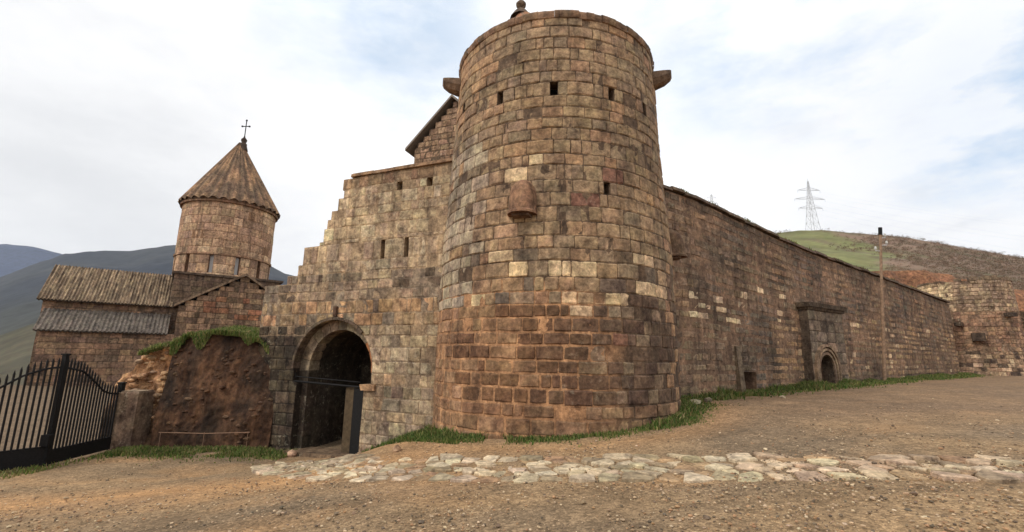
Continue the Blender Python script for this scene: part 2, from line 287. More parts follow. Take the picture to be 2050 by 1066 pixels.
# ---------------------------------------------------------------- masonry
def courses(z0, z1, h=.33, v=.12):
    zs = [z0]
    while zs[-1] < z1-h*.6: zs.append(zs[-1]+h*random.uniform(1-v, 1+v))
    k = (z1-z0)/(zs[-1]-z0); return [z0+(q-z0)*k for q in zs]
def snap(zs, z): return min(range(len(zs)-1), key=lambda i: abs((zs[i]+zs[i+1])/2-z))
def masonry(mb, P, hs, s0, s1, color, mcolor, holes=(), width=(.38, .8), gap=.02, jd=.014, bulge=.010, thick=.9, rough=.006, step=.45, closed=False, blend=None, wave=(.022, .03)):
    """stone blocks laid on P(s,h,d); holes: (h0,h1,fn(h)->(a,b) or None, centre)"""
    e = 0.03; gapf = gap; P0 = P
    def P(s, h, d): return P0(s, h+wave[0]*nz(s*.9, h*.7 if wave[0] > .01 else h*9, 51), d+wave[1]*nz(s*.7, h*.9 if wave[0] > .01 else h*6, 61))
    jit_ = .07
    for ci in range(len(hs)-1):
        ha, hb = hs[ci], hs[ci+1]; hm = (ha+hb)/2
        segs = [((lambda h, q=s0: q(h) if callable(q) else q), (lambda h, q=s1: q(h) if callable(q) else q))]
        if callable(s0): segs[0] = ((lambda h, q=s0(hm): q), segs[0][1])
        if callable(s1): segs[0] = (segs[0][0], (lambda h, q=s1(hm): q))
        for (h0, h1, fn, cen) in holes:
            if h1 <= ha+1e-4 or h0 >= hb-1e-4: continue
            out = []
            for (A, B) in segs:
                if A(hm) < cen < B(hm):
                    out.append((A, (lambda h, f_=fn, c_=cen: (f_(h) or (c_, c_))[0])))
                    out.append(((lambda h, f_=fn, c_=cen: (f_(h) or (c_, c_))[1]), B))
                else: out.append((A, B))
            segs = out
        nr = 4 if holes else 2
        for (A, B) in segs:
            a_, b_ = A(hm), B(hm)
            if max(B(ha+1e-4)-A(ha+1e-4), B(hb-1e-4)-A(hb-1e-4)) < 0.03: continue
            # core: front, back, top, ends
            nc = max(1, int((b_-a_)/step)); rows = []; cols = []; back = []
            for r in range(nr+1):
                h = ha+(hb-ha)*r/nr; hq = min(max(h, ha+1e-4), hb-1e-4); l, rr = A(hq), B(hq); rows.append([P(l+(rr-l)*k/nc, h, -jd+.004) for k in range(nc+1)]); cols.append([mcolor(l+(rr-l)*k/nc, h) for k in range(nc+1)])
                back.append([P(l+(rr-l)*k/nc, h, -thick) for k in range(nc+1)])
            mb.grid(rows, cols); wc = mcolor(a_, hm)
            mb.grid([q[::-1] for q in back], wc)
            mb.grid([rows[-1], back[-1]], wc); mb.grid([back[0], rows[0]], wc)
            if not (closed and A is segs[0][0]): mb.grid([[back[r][0], rows[r][0]] for r in range(nr+1)], wc)
            if not (closed and B is segs[-1][1]): mb.grid([[rows[r][-1], back[r][-1]] for r in range(nr+1)], wc)
            # blocks
            cuts = [a_]
            while cuts[-1] < b_:
                cuts.append(cuts[-1]+random.uniform(*width)*(1.0 if random.random() > .2 else 0.6))
            if b_-cuts[-2] < width[0]*.5 and len(cuts) > 2: cuts.pop(-2)
            cuts[-1] = b_
            for k in range(len(cuts)-1):
                l0 = cuts[k]; r0 = cuts[k+1]; first = k == 0; last = k == len(cuts)-2
                sm = (l0+r0)/2; col = color(sm, hm)
                if col is None: continue
                lm = mcolor(sm, hm); col = mixt(col, blend or col, .0)
                off = random.uniform(-bulge, bulge); gap = gapf(sm, hm) if callable(gapf) else gapf; g2 = gap/2*random.uniform(.4, 1.7)
                us = [0, e, .35, .65, 1-e, 1]; vs = [0, .09, .5, .91, 1]
                if r0-l0 < .3: us = [0, .08, .5, .92, 1]
                if random.random() < .09: off -= random.uniform(.012, .03)
                chip = random.choice((0, 1, 2, 3)) if random.random() < .22 else -1; cs_ = random.uniform(.02, .06)
                tl, tr = random.uniform(-.008, .008), random.uniform(-.008, .008); rws = []; ok = True
                zl, zt = random.uniform(0, .7)*gap, random.uniform(0, .7)*gap
                for vi, v_ in enumerate(vs):
                    h = ha+(hb-ha)*v_; hq = min(max(h, ha+1e-4), hb-1e-4); l = A(hq) if first else max(A(hq), min(l0, B(hq))); r = B(hq) if last else min(B(hq), max(r0, A(hq)))
                    gl = g2 if r-l > 2.5*g2 else 0; l += gl; r -= gl
                    if r <= l: r = l+.001
                    hh_ = ha+gap/2+zl*.5+(hb-ha-gap-zl*.5-zt*.5)*v_; row = []
                    for ui, u_ in enumerate(us):
                        s_ = l+(r-l)*u_; edge = ui in (0, len(us)-1) or vi in (0, len(vs)-1)
                        cor = ui in (0, len(us)-1) and vi in (0, len(vs)-1)
                        dd = (-jd if edge else off+tl*u_+tr*v_+random.uniform(-rough, rough)+(.004 if 0 < vi < 4 and 1 < ui < len(us)-2 else 0))
                        js = random.uniform(-.010, .010)+(.016 if cor and ui == 0 else -.016 if cor else 0); jh = random.uniform(-.011, .011)*(1 if wave[0] > .01 else .18)
                        if chip >= 0 and cor and (ui > 0) == (chip % 2 == 1) and (vi > 0) == (chip > 1):
                            js += cs_ if ui == 0 else -cs_; jh += (cs_ if vi == 0 else -cs_)*.7*(1 if wave[0] > .01 else .15)
                        if r-l < .05: js = 0
                        row.append(P(s_+js, hh_+jh, dd))
                    rws.append(row)
                mb.grid(rws, [[jit(col, .12, .03) for _ in r_] for r_ in rws])
def arch(uc, zs, r, jamb=None, zb=-9):
    def f(h):
        if h <= zs: return jamb if (jamb and h < zb) else (uc-r, uc+r)
        q = r*r-(h-zs)**2
        return None if q <= 0 else (uc-math.sqrt(q), uc+math.sqrt(q))
    return f
# ---------------------------------------------------------------- the great round tower
TC = Vector((1.20, 12.85, 0)); TH0 = math.atan2(-TC.y, -TC.x)      # direction towards the viewer
RZ = [(-1, 3.22), (0, 3.19), (2, 3.18), (4.2, 3.14), (6, 3.02), (8, 2.93), (10.2, 2.82)]
def interp(tab, x):
    if x <= tab[0][0]: return tab[0][1]
    for (a, b_), (c_, d_) in zip(tab, tab[1:]):
        if x <= c_: return b_+(d_-b_)*(x-a)/(c_-a)
    return tab[-1][1]
RB = 3.0
def PT(s, h, d):
    th = TH0+s/RB; r = interp(RZ, h)+d; return (TC.x+r*math.cos(th), TC.y+r*math.sin(th), h)
def oncyl(px, py, z=None):
    d = ray(px, py); d = d/math.hypot(d.x, d.y); t_ = 9.5
    for _ in range(20):
        z = EYE.z+d.z*t_; r = interp(RZ, z); ox, oy = -TC.x, -TC.y; bq = ox*d.x+oy*d.y; cq = ox*ox+oy*oy-r*r; disc = bq*bq-cq
        t_ = -bq-math.sqrt(max(disc, 0))
    p = EYE+d*t_; th = math.atan2(p.y-TC.y, p.x-TC.x)-TH0; th = (th+math.pi) % (2*math.pi)-math.pi
    return th*RB, p.z
HT = 9.80
tower = empty('round_tower', (TC.x, TC.y, 0), 'huge round tower of brown stone blocks at the corner where the two walls meet', 'tower')
hsT = courses(-.55, HT, .315, .16)
holesT = []; loopT = []
for (px, py, wd) in ((1109, 181, .19), (1001, 194, .17), (928, 223, .17), (1225, 188, .17), (1216, 374, .16), (1291, 225, .16)):
    s_, z_ = oncyl(px, py); k = snap(hsT, z_); h0, h1 = hsT[k], hsT[k+1]
    holesT.append((h0, h1, (lambda h, a=s_-wd/2, b_=s_+wd/2: (a, b_)), s_)); loopT.append((s_, h0, h1, wd))
tS = dict(up=alb((142, 116, 88)), upo=alb((156, 120, 86)), grey=alb((128, 108, 86)), pg=alb((158, 142, 122)), pale=alb((212, 184, 142)), redb=alb((106, 76, 54)), drk=alb((96, 76, 62)), tan=alb((150, 116, 86)), dgrey=alb((100, 88, 76)), low=alb((134, 102, 74)))
paleT = [oncyl(*q) for q in ((1131, 526), (1043, 548), (1122, 547), (1137, 547), (1165, 547), (1172, 547), (1245, 603), (1296, 580), (1178, 624), (950, 606), (1290, 532), (1328, 577), (1087, 324), (1020, 354), (1292, 212), (1238, 603))]
redT = [oncyl(*q) for q in ((1184, 394), (1216, 352), (1250, 352), (1245, 680))]
def colT(s, h):
    for (a_, b_) in paleT:
        if abs(s-a_) < .2 and abs(h-b_) < .17: return jit(alb((186, 160, 124)), .10)
    for (a_, b_) in redT:
        if abs(s-a_) < .2 and abs(h-b_) < .17: return jit(alb((118, 84, 68)), .12)
    a = s/RB; r = random.random(); q = nz(s*.5, h*.5, 1)
    if h > 4.0:
        c = tS['up'] if r < .62 else tS['grey'] if r < .85 else tS['tan'] if r < .95 else tS['upo']
        if h < 7 and a < -.6 and r < .75: c = tS['pg']
        if h > 7.5 and a < -.5 and r > .6: c = tS['upo']
    elif h > 2.7:
        c = tS['up'] if r < .38 else tS['grey'] if r < .6 else tS['tan'] if r < .78 else tS['dgrey'] if r < .9 else mixt(tS['pale'], tS['tan'], .5)
        if a < -.62: c = tS['pg'] if r < .8 else tS['dgrey']
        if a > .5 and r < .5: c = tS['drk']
    else:
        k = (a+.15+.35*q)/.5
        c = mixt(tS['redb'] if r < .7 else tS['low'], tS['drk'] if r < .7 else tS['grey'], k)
        if a < -.75: c = tS['tan'] if r < .6 else tS['low']
        if h < .75: c = mixt(c, tS['low'], .6)
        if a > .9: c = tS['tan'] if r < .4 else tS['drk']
    c = mixt(c, mixt(tS['up'], tS['grey'], .5+q) if h > 2.9 else c, .3); return jit(c, .09, .03)
mDark = alb((88, 71, 57)); mOr = alb((160, 118, 82)); mMid = alb((118, 94, 72))
def mcT(s, h):
    a = s/RB; q = nz(s*.8, h*.8, 7)
    if h > 3.1+.5*q: return mixt(mDark, mMid, .15+.5*q)
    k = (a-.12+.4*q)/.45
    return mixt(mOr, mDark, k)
mb = MB(); masonry(mb, PT, hsT, -math.pi*RB, math.pi*RB, colT, mcT, holesT, (.24, .66), (lambda s, h: .014+(.020 if h < 2.6+.6*nz(s*.6, h, 5) and s/RB < .35+.4*nz(s, h, 9) else 0)), closed=True)
# specks of pale and dark repair stones come from colT
build(mb, 'masonry_wall', M_STONE, tower)
for (s_, h0, h1, wd) in loopT:
    q = MB(); q.quad(PT(s_-wd*.8, h0-.05, -.34), PT(s_+wd*.8, h0-.05, -.34), PT(s_+wd*.8, h1+.05, -.34), PT(s_-wd*.8, h1+.05, -.34)); q.quad(PT(s_-wd*.8, h0-.05, -.38), PT(s_-wd*.8, h1+.05, -.38), PT(s_+wd*.8, h1+.05, -.38), PT(s_+wd*.8, h0-.05, -.38))
    build(q, 'loophole', M_VOID, tower)
# coping ring
mb = MB(); n_ = 90
prof = [(-.03, -.07), (.03, -.05), (.06, .02), (.07, .09), (.03, .15), (-.35, .19), (-.6, .14), (-.6, 0)]
for k in range(n_):
    s_a, s_b = -math.pi*RB+2*math.pi*RB*k/n_, -math.pi*RB+2*math.pi*RB*(k+.985)/n_; c = jit(alb((122, 96, 76)), .2)
    o_ = random.uniform(-.012, .012)
    mb.grid([[PT(s_, HT+hz+o_*.6, d+o_) for (d, hz) in prof] for s_ in (s_b, s_a)], c)
build(mb, 'coping', M_STONE, tower)
# cone roof with stone tiles
AP = at(1043, 20, 12.75); mb = MB(); n_ = 64; rings = 9
ab = [];
for j in range(rings+1):
    f_ = j/rings; row = []; cc = []
    for k in range(n_+1):
        th = 2*math.pi*(k % n_)/n_; base = Vector((TC.x+2.42*math.cos(th), TC.y+2.42*math.sin(th), HT+.1)); p = base.lerp(AP-Vector((0, 0, .03)), f_*.97)
        p.z += .04*nz(p.x, p.y, j, 2)+(.03 if k % 2 else 0)*(1-f_); row.append(p); cc.append(jit(alb((150, 104, 72)) if (k//2+j) % 3 else alb((124, 98, 78)), .12))
    ab.append(row); mb.V += []; 
    if j: mb.grid([ab[j-1], row], cc and [cc, cc])
roof = build(mb, 'cone_roof', M_STONE, tower)
def lathe(mb, c, prof, n=14, col=(.2, .2, .2)):
    rows = [[(c[0]+r*math.cos(2*math.pi*k/n), c[1]+r*math.sin(2*math.pi*k/n), c[2]+z) for k in range(n+1)] for (r, z) in prof]; mb.grid(rows, col)
mb = MB(); lathe(mb, AP, [(.34, -.32), (.22, -.12), (.13, -.03), (.07, .0), (.08, .06), (.15, .12), (.16, .2), (.1, .28), (.0, .3)], col=alb((96, 80, 68)))
sub(roof, 'finial', mb, M_STONE, True)
# spouts near the top
def rel(th, r, z, tang=0):
    a = TH0+th; return Vector((TC.x+r*math.cos(a)-tang*math.sin(a), TC.y+r*math.sin(a)+tang*math.cos(a), z))
for (th, zt) in ((-1.30, 9.42), (1.30, 9.40)):
    mb = MB(); R0 = interp(RZ, zt); rows = []
    for j, (rr, wd, dp) in enumerate(((R0-.3, .26, .40), (R0+.05, .25, .40), (R0+.30, .22, .32), (R0+.46, .18, .20), (R0+.5, .14, .12))):
        ring = []
        for (tx, tz) in ((-1, 0), (-.55, 0), (-.45, -.12), (.45, -.12), (.55, 0), (1, 0), (1, -.5), (.6, -.9), (0, -1), (-.6, -.9), (-1, -.5), (-1, 0)):
            ring.append(rel(th, rr, zt+dp*tz, wd*tx))
        rows.append(ring)
    mb.grid(rows, alb((112, 92, 76))); v0 = len(mb.V); 
    for p_ in rows[-1][:-1]: mb.vert(p_, alb((112, 92, 76)))
    mb.face(list(range(v0, v0+11)))
    build(mb, 'water_spout', M_STONE, tower)
# projecting stone hoods
def hood(th, z0, z1, wd, pr, par, c=alb((126, 94, 72))):
    mb = MB(); rows = []; nn = 12
    zs_ = [(0, 1.04), (.06, 1.06), (.10, .98), (.35, .98), (.62, .95), (.78, .82), (.9, .6), (.97, .35), (1.0, .04)]
    for (f_, k_) in zs_:
        z = z0+(z1-z0)*f_; R0 = interp(RZ, z); row = []
        for i in range(nn+1):
            an = math.pi*i/nn; ww = wd/2*k_ if f_ > .6 else wd/2*(1 if f_ > .08 else 1.08)
            row.append(rel(th, R0-.05+(pr*(k_ if f_ > .5 else 1)*(1 if f_ > .08 else 1.08)+.05)*math.sin(an)**.8, z, -ww*math.cos(an)))
        rows.append(row)
    mb.grid(rows, [[jit(c, .05) for _ in r] for r in rows])
    # thickness: inner shell and lip
    rin = []
    for (f_, k_) in ((0, .8), (.55, .78)):
        z = z0+(z1-z0)*f_; R0 = interp(RZ, z); rin.append([rel(th, R0-.02+pr*.78*math.sin(math.pi*i/nn)**.8, z, -wd/2*.8*math.cos(math.pi*i/nn)) for i in range(nn+1)])
    mb.grid([rin[0], rows[0]], alb((96, 66, 50))); mb.grid(rin[::-1], alb((70, 50, 40)))
    z = z0+(z1-z0)*.55; v0 = len(mb.V)
    for p_ in rin[1]: mb.vert(p_, (.03, .025, .02))
    mb.face(list(range(v0, v0+nn+1)))
    build(mb, 'stone_hood', M_STONE, par, smooth=False)
    mb = MB(); R0 = interp(RZ, z0)        # corbel slab under the hood
    P8 = [rel(th, R0-.1, z0-.07, -wd*.36), rel(th, R0+pr*.62, z0-.05, -wd*.3), rel(th, R0+pr*.62, z0-.05, wd*.3), rel(th, R0-.1, z0-.07, wd*.36)]
    mb.hexa(P8+[p_+Vector((0, 0, .06)) for p_ in P8], alb((96, 74, 60))); build(mb, 'corbel', M_STONE, par)
sH, zH = oncyl(1046, 432); s2, z2 = oncyl(1050, 364)
hood(sH/RB, zH, z2+.03, .62, .34, tower)
hood(1.50, 4.30, 5.1, .5, .42, tower, alb((104, 82, 64))); hood(-1.50, 4.2, 4.6, .4, .16, tower)
# ---------------------------------------------------------------- gate wall left of the tower
GA = Vector((-1.86, 12.3, 0)); gdir = Vector((-3.15, 1.33, 0)).normalized(); gnor = Vector((gdir.y, -gdir.x, 0))
if gnor.y > 0: gnor = -gnor
def PG(u, z, d): p = GA+gdir*u+gnor*d; return (p.x, p.y, z)
def onG(px, py):
    d = ray(px, py); t_ = (GA-EYE).dot(gnor)/d.dot(gnor); p = EYE+d*t_; return (p-GA).dot(gdir), p.z
prof = [onG(*q) for q in ((697, 352), (686, 372), (683, 400), (667, 430), (652, 462), (642, 487), (624, 500), (604, 518), (596, 540), (575, 556))]
def leftG(z):
    if z < 3.72: return 6.63
    j_ = .16*nz(z*3.1, 4.4, 1)
    return leftG0(z)+j_
def leftG0(z):
    pts = prof[::-1]
    if z <= pts[0][1]: return pts[0][0]
    for (a, za), (b_, zb) in zip(pts, pts[1:]):
        if z <= zb: return a+(b_-a)*(z-za)/max(zb-za, 1e-3)
    return pts[-1][0]
gate = empty('gate_wall', (GA.x, GA.y, -.8), 'tall pale stone wall with stepped broken left edge and the arched gateway', 'wall')
hsG = courses(-1.5, 3.68, .31, .22); hsG += courses(3.68, 6.92, .32, .25)[1:]
UC, ZS, RO = 3.56, 1.12, 1.44
holesG = [(-2, ZS+RO, arch(UC, ZS, RO, (2.36, 4.85), .72), UC)]; loopG = []
for (px, py, wd) in ((765, 508, .15), (813, 503, .15), (800, 370, .19), (860, 359, .19)):
    u_, z_ = onG(px, py); k = snap(hsG, z_); h0, h1 = hsG[k]-0.0, hsG[k+1]
    if py > 450: h0 = hsG[k]-.0; h1 = hsG[k+1]+.10; hsG[k+1] = h1; 
    holesG.append((h0, h1, (lambda h, a=u_-wd/2, b_=u_+wd/2: (a, b_)), u_)); loopG.append((u_, h0, h1, wd))
gS = dict(a=alb((168, 144, 114)), b=alb((156, 134, 108)), c=alb((180, 160, 130)), o=alb((166, 130, 94)), g=alb((122, 106, 90)), d=alb((98, 82, 68)), m=alb((148, 122, 92)), dd=alb((46, 38, 31)))
def colG(u, z):
    r = random.random(); q = nz(u*.7, z*.7, 11)
    if z > 3.9: c = gS['a'] if r < .4 else gS['b'] if r < .75 else gS['c'];  c = mixt(c, gS['g'], .5*max(0, q)*2)
    elif z > 3.0: c = mixt(gS['g'], gS['b'], .4+q*2) if r < .8 else gS['d']
    elif z > 2.35: c = gS['o'] if r < .5 else gS['m'] if r < .8 else gS['g']
    else: c = gS['m'] if r < .4 else gS['b'] if r < .6 else gS['o'] if r < .7 else gS['g'] if r < .94 else gS['d']
    if z < 2.35: c = mixt(c, mixt(gS['g'], gS['c'], .5+1.5*nz(u*.9, z*.9, 31)), .5)
    if z > 6.5: c = mixt(c, alb((120, 84, 58)), .6)
    if u > 4.6+.25*nz(z, u, 2) and z < 2.2+.7*nz(u*1.5, 3): c = mixt(c, gS['dd'], .85)  # dark damp stain, its colour deepened by the shade on this pier as well
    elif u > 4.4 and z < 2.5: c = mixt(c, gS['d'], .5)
    return jit(c, .12 if z > 3.9 else .17, .04)
def mcG(u, z):
    c = mixt(gS['m'], gS['b'], .5) if z > 3.9 else mixt(gS['g'], gS['m'], .3+nz(u, z, 3))
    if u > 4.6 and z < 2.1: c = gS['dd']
    return c
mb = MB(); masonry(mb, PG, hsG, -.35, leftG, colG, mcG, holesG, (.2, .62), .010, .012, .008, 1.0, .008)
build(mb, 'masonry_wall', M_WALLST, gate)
for (u_, h0, h1, wd) in loopG:
    q = MB(); q.hexa([PG(u_-wd*.8, h0-.04, -.40), PG(u_+wd*.8, h0-.04, -.40), PG(u_+wd*.8, h0-.04, -.46), PG(u_-wd*.8, h0-.04, -.46)]+[PG(u_-wd*.8, h1+.04, -.40), PG(u_+wd*.8, h1+.04, -.40), PG(u_+wd*.8, h1+.04, -.46), PG(u_-wd*.8, h1+.04, -.46)])
    build(q, 'loophole', M_VOID, gate)
# coping along the level top
mb = MB(); u = -.3
while u < 3.35:
    wd = random.uniform(.5, .8); e_ = min(u+wd-.01, 3.4); zz = 6.92+random.uniform(0, .02); c = jit(alb((138, 108, 80)), .15)
    mb.hexa([PG(u, zz, .07), PG(e_, zz, .07), PG(e_, zz, -1.05), PG(u, zz, -1.05)]+[PG(u, zz+.1, .05), PG(e_, zz+.1, .05), PG(e_, zz+.1, -1.03), PG(u, zz+.1, -1.03)][:4], c); u += wd
build(mb, 'coping', M_WALLST, gate)
def archring(mb, P, uc, zs, r0, r1, d0, d1, col, n=16, a0=0, a1=math.pi, gapf=.06, jt=.1, col2=None):
    for k in range(n):
        if col2 and k >= n*.74: col = col2
        t0 = a0+(a1-a0)*(k+gapf*.5)/n; t1 = a0+(a1-a0)*(k+1-gapf*.5)/n; pr = []
        for d in (d0, d1):
            for (r, t_) in ((r0, t0), (r0, t1), (r1, t1), (r1, t0)):
                pr.append(P(uc+r*math.cos(t_), zs+r*math.sin(t_), d))
        mb.hexa(pr, jit(col, jt))
mb = MB(); archring(mb, PG, UC, ZS, RO-.01, RO+.07, -.3, .06, alb((92, 78, 64)), 17, -.0, 2.35)
q = [PG(UC-.05, ZS+RO+.08, .0), PG(UC+.07, ZS+RO+.08, .0), PG(UC+.07, ZS+RO+.08, .07), PG(UC-.05, ZS+RO+.08, .07)]
mb.hexa(q+[(a_[0], a_[1], a_[2]+.3) for a_ in q], alb((80, 60, 48)))
build(mb, 'arch_moulding', M_WALLST, gate)
UI0, RI0 = UC-.08, 1.16
mb = MB(); archring(mb, PG, UC-.08, ZS, 1.16, RO+.12, -.62, -.22, alb((128, 112, 92)), 13, -.05, math.pi+.05, .05, .14, alb((158, 104, 64)))  # right-hand stones coloured orange for plaster and the light falling on it
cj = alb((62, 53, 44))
for (a_, b_) in ((UI0-RI0-.36, UI0-RI0), (UI0+RI0, UI0+RI0+.45)):
    zz = -1.5
    while zz < ZS-.05:
        z1 = min(ZS-.005, zz+random.uniform(.3, .45)); mb.hexa([PG(a_, zz, -.23), PG(b_, zz, -.23), PG(b_, zz, -.62), PG(a_, zz, -.62)]+[PG(a_, z1-.012, -.23), PG(b_, z1-.012, -.23), PG(b_, z1-.012, -.62), PG(a_, z1-.012, -.62)], jit(cj, .2)); zz = z1
build(mb, 'arch_ring', M_WALLST, gate)
# inner passage side walls, vault, back wall with a dark inner doorway
UI, RI = UC-.08, 1.16
def passage():
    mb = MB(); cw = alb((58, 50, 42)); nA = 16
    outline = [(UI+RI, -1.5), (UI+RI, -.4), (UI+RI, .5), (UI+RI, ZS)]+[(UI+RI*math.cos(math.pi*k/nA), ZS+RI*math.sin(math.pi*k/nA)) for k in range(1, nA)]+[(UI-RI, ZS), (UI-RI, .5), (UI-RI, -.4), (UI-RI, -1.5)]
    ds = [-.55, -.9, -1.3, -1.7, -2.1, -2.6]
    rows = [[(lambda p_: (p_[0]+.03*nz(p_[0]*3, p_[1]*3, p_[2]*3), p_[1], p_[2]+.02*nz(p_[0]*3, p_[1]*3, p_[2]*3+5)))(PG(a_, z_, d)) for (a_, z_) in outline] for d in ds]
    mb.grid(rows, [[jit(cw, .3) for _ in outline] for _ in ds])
    # back wall around doorway u 2.75..3.45
    for (a_, b_, z0, z1, c_) in ((3.35, 4.7, -1.5, 2.4, cw), (2.2, 2.75, -1.5, 2.4, cw), (2.75, 3.35, 1.7, 2.4, cw)):
        mb.grid([[PG(a_+(b_-a_)*i/5, z0+(z1-z0)*j/8, -2.55) for i in range(6)] for j in range(9)], [[jit(c_, .35) for _ in range(6)] for j in range(9)])
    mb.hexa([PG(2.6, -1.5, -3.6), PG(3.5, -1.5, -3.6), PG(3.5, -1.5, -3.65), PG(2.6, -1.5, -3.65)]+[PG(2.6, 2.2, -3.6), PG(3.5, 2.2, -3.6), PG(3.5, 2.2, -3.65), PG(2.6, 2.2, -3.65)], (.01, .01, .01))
    # outer shell keeps daylight out of the passage
    mb.hexa([PG(1.9, -1.5, -1.05), PG(2.0, -1.5, -1.05), PG(2.0, -1.5, -3.7), PG(1.9, -1.5, -3.7)]+[PG(1.9, 3.0, -1.05), PG(2.0, 3.0, -1.05), PG(2.0, 3.0, -3.7), PG(1.9, 3.0, -3.7)], cw)
    mb.hexa([PG(5.0, -1.5, -1.05), PG(5.1, -1.5, -1.05), PG(5.1, -1.5, -3.7), PG(5.0, -1.5, -3.7)]+[PG(5.0, 3.0, -1.05), PG(5.1, 3.0, -1.05), PG(5.1, 3.0, -3.7), PG(5.0, 3.0, -3.7)], cw)
    mb.hexa([PG(1.9, 3.0, -1.05), PG(5.1, 3.0, -1.05), PG(5.1, 3.0, -3.7), PG(1.9, 3.0, -3.7)]+[PG(1.9, 3.1, -1.05), PG(5.1, 3.1, -1.05), PG(5.1, 3.1, -3.7), PG(1.9, 3.1, -3.7)], cw)
    mb.hexa([PG(1.9, -1.5, -3.66), PG(5.1, -1.5, -3.66), PG(5.1, -1.5, -3.75), PG(1.9, -1.5, -3.75)]+[PG(1.9, 3.1, -3.66), PG(5.1, 3.1, -3.66), PG(5.1, 3.1, -3.75), PG(1.9, 3.1, -3.75)], cw)
    return mb
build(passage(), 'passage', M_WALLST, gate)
mb = MB()        # stones of the right jamb with impost
for (z0, z1, dd) in ((.60, .76, .05), ):
    mb.hexa([PG(1.95, z0, dd), PG(2.42, z0, dd), PG(2.42, z0, -.5), PG(1.95, z0, -.5)]+[PG(1.95, z1, dd+.03), PG(2.45, z1, dd+.03), PG(2.45, z1, -.5), PG(1.95, z1, -.5)], alb((168, 132, 98)))
build(mb, 'impost', M_WALLST, gate)
mb = MB(); mb.tube([PG(2.3, .66, -.14), PG(5.15, .76, -.06)], .028, 8); build(mb, 'tie_bar', M_IRON, gate)
mb = MB(); mb.tube([PG(2.6, .80, -.14), PG(5.15, .90, -.06)], .016, 8); build(mb, 'tie_bar', M_IRON, gate)
mb = MB()
mb.hexa([PG(2.34, -1.4, -.10), PG(2.82, -1.4, -.16), PG(2.82, -1.4, -.22), PG(2.34, -1.4, -.16)]+[PG(2.34, .63, -.10), PG(2.82, .63, -.16), PG(2.82, .63, -.22), PG(2.34, .63, -.16)])
dr = build(mb, 'door', M_IRON, gate)
mb = MB(); mb.hexa([PG(2.85, -1.4, -.20), PG(3.14, -1.4, -.20), PG(3.14, -1.4, -.36), PG(2.85, -1.4, -.36)]+[PG(2.85, .63, -.20), PG(3.14, .63, -.20), PG(3.14, .63, -.36), PG(2.85, .63, -.36)])
build(mb, 'door_post', M_POST, gate)
mb = MB(); mb.hexa([PG(2.3, -1.3, .28), PG(4.9, -1.3, .28), PG(4.9, -1.3, -.6), PG(2.3, -1.3, -.6)]+[PG(2.3, -1.10, .25), PG(4.9, -1.16, .25), PG(4.9, -1.16, -.6), PG(2.3, -1.10, -.6)], alb((120, 98, 76)))
build(mb, 'threshold', M_WALLST, gate)
# ---------------------------------------------------------------- house with a gable behind the gate wall
ga = at(820, 300, 20.7); gb = at(908, 198, 19.95)
hs_ = empty('gabled_house', (ga.x+2, ga.y, 0), 'stone gable end with dark sloping roof rising behind the gate wall', 'house')
dirh = Vector((gb.x-ga.x, gb.y-ga.y, 0)).normalized(); ndh = Vector((dirh.y, -dirh.x, 0)); ndh = -ndh if ndh.y > 0 else ndh
hw = math.hypot(gb.x-ga.x, gb.y-ga.y)
def PHs(u, z, d): p = Vector((ga.x, ga.y, 0))+dirh*u+ndh*d; return (p.x, p.y, z)
def gabl(z): 
    k = max(0.0, (z-ga.z)/(gb.z-ga.z)); return .28+hw*k if z > ga.z else .28
mb = MB(); masonry(mb, PHs, courses(6, gb.z-.15, .3), gabl, lambda z: 2*hw+.2-gabl(z), lambda u, z: jit(alb((140, 112, 88)), .25), lambda u, z: alb((96, 78, 62)), (), (.3, .6), .02, thick=5)
build(mb, 'wall', M_WALLST, hs_)
mb = MB(); sl_ = (gb.z-ga.z)/hw
for (u0, z0, u1, z1) in ((-.12, ga.z-.12*sl_, hw, gb.z), (2*hw+.3, ga.z-.12*sl_, hw, gb.z)):
    mb.hexa([PHs(u0, z0, .2), PHs(u1, z1, .2), PHs(u1, z1, -5.3), PHs(u0, z0, -5.3)]+[PHs(u0, z0+.12, .2), PHs(u1, z1+.12, .2), PHs(u1, z1+.12, -5.3), PHs(u0, z0+.12, -5.3)])
build(mb, 'roof', M_DARKROOF, hs_)
# ---------------------------------------------------------------- long wall right of the tower
LA = Vector((5.192, 14.5, 0)); LA = Vector((at(1370, 800, 14.5).x, 14.5, 0)); lb = at(1917, 752, 29); ldir = Vector((lb.x-LA.x, lb.y-LA.y, 0)).normalized(); lnor = Vector((ldir.y, -ldir.x, 0))
def onL(px, py):
    d = ray(px, py); t_ = (LA-EYE).dot(lnor)/d.dot(lnor); p = EYE+d*t_; return (p-LA).dot(ldir), p.z
UE = onL(1917, 752)[0]
tops = [(-6, 7.0)]+[onL(*q) for q in ((1330, 380), (1390, 400), (1450, 430), (1500, 452), (1550, 477), (1650, 518), (1762, 557), (1850, 590), (1915, 615))]+[(60, 4.2)]
tops = sorted(tops)
def PL(u, h, d):      # h in 0..1 between foot and top
    zt = interp(tops, u); z0 = -.1+.02*u; p = LA+ldir*u+lnor*d; return (p.x, p.y, z0+(zt-z0)*h)
def hL(u, z): z0 = -.1+.02*u; return (z-z0)/(interp(tops, u)-z0)
lw = empty('long_wall', (LA.x, LA.y, .3), 'long brown stone curtain wall receding to the right of the big tower', 'wall')
lS = dict(dg=alb((104, 92, 80)), g=alb((118, 102, 86)), rb=alb((134, 104, 82)), tn=alb((158, 126, 92)), pale=alb((200, 174, 140)), pu=alb((116, 94, 82)), dk=alb((80, 68, 58)))
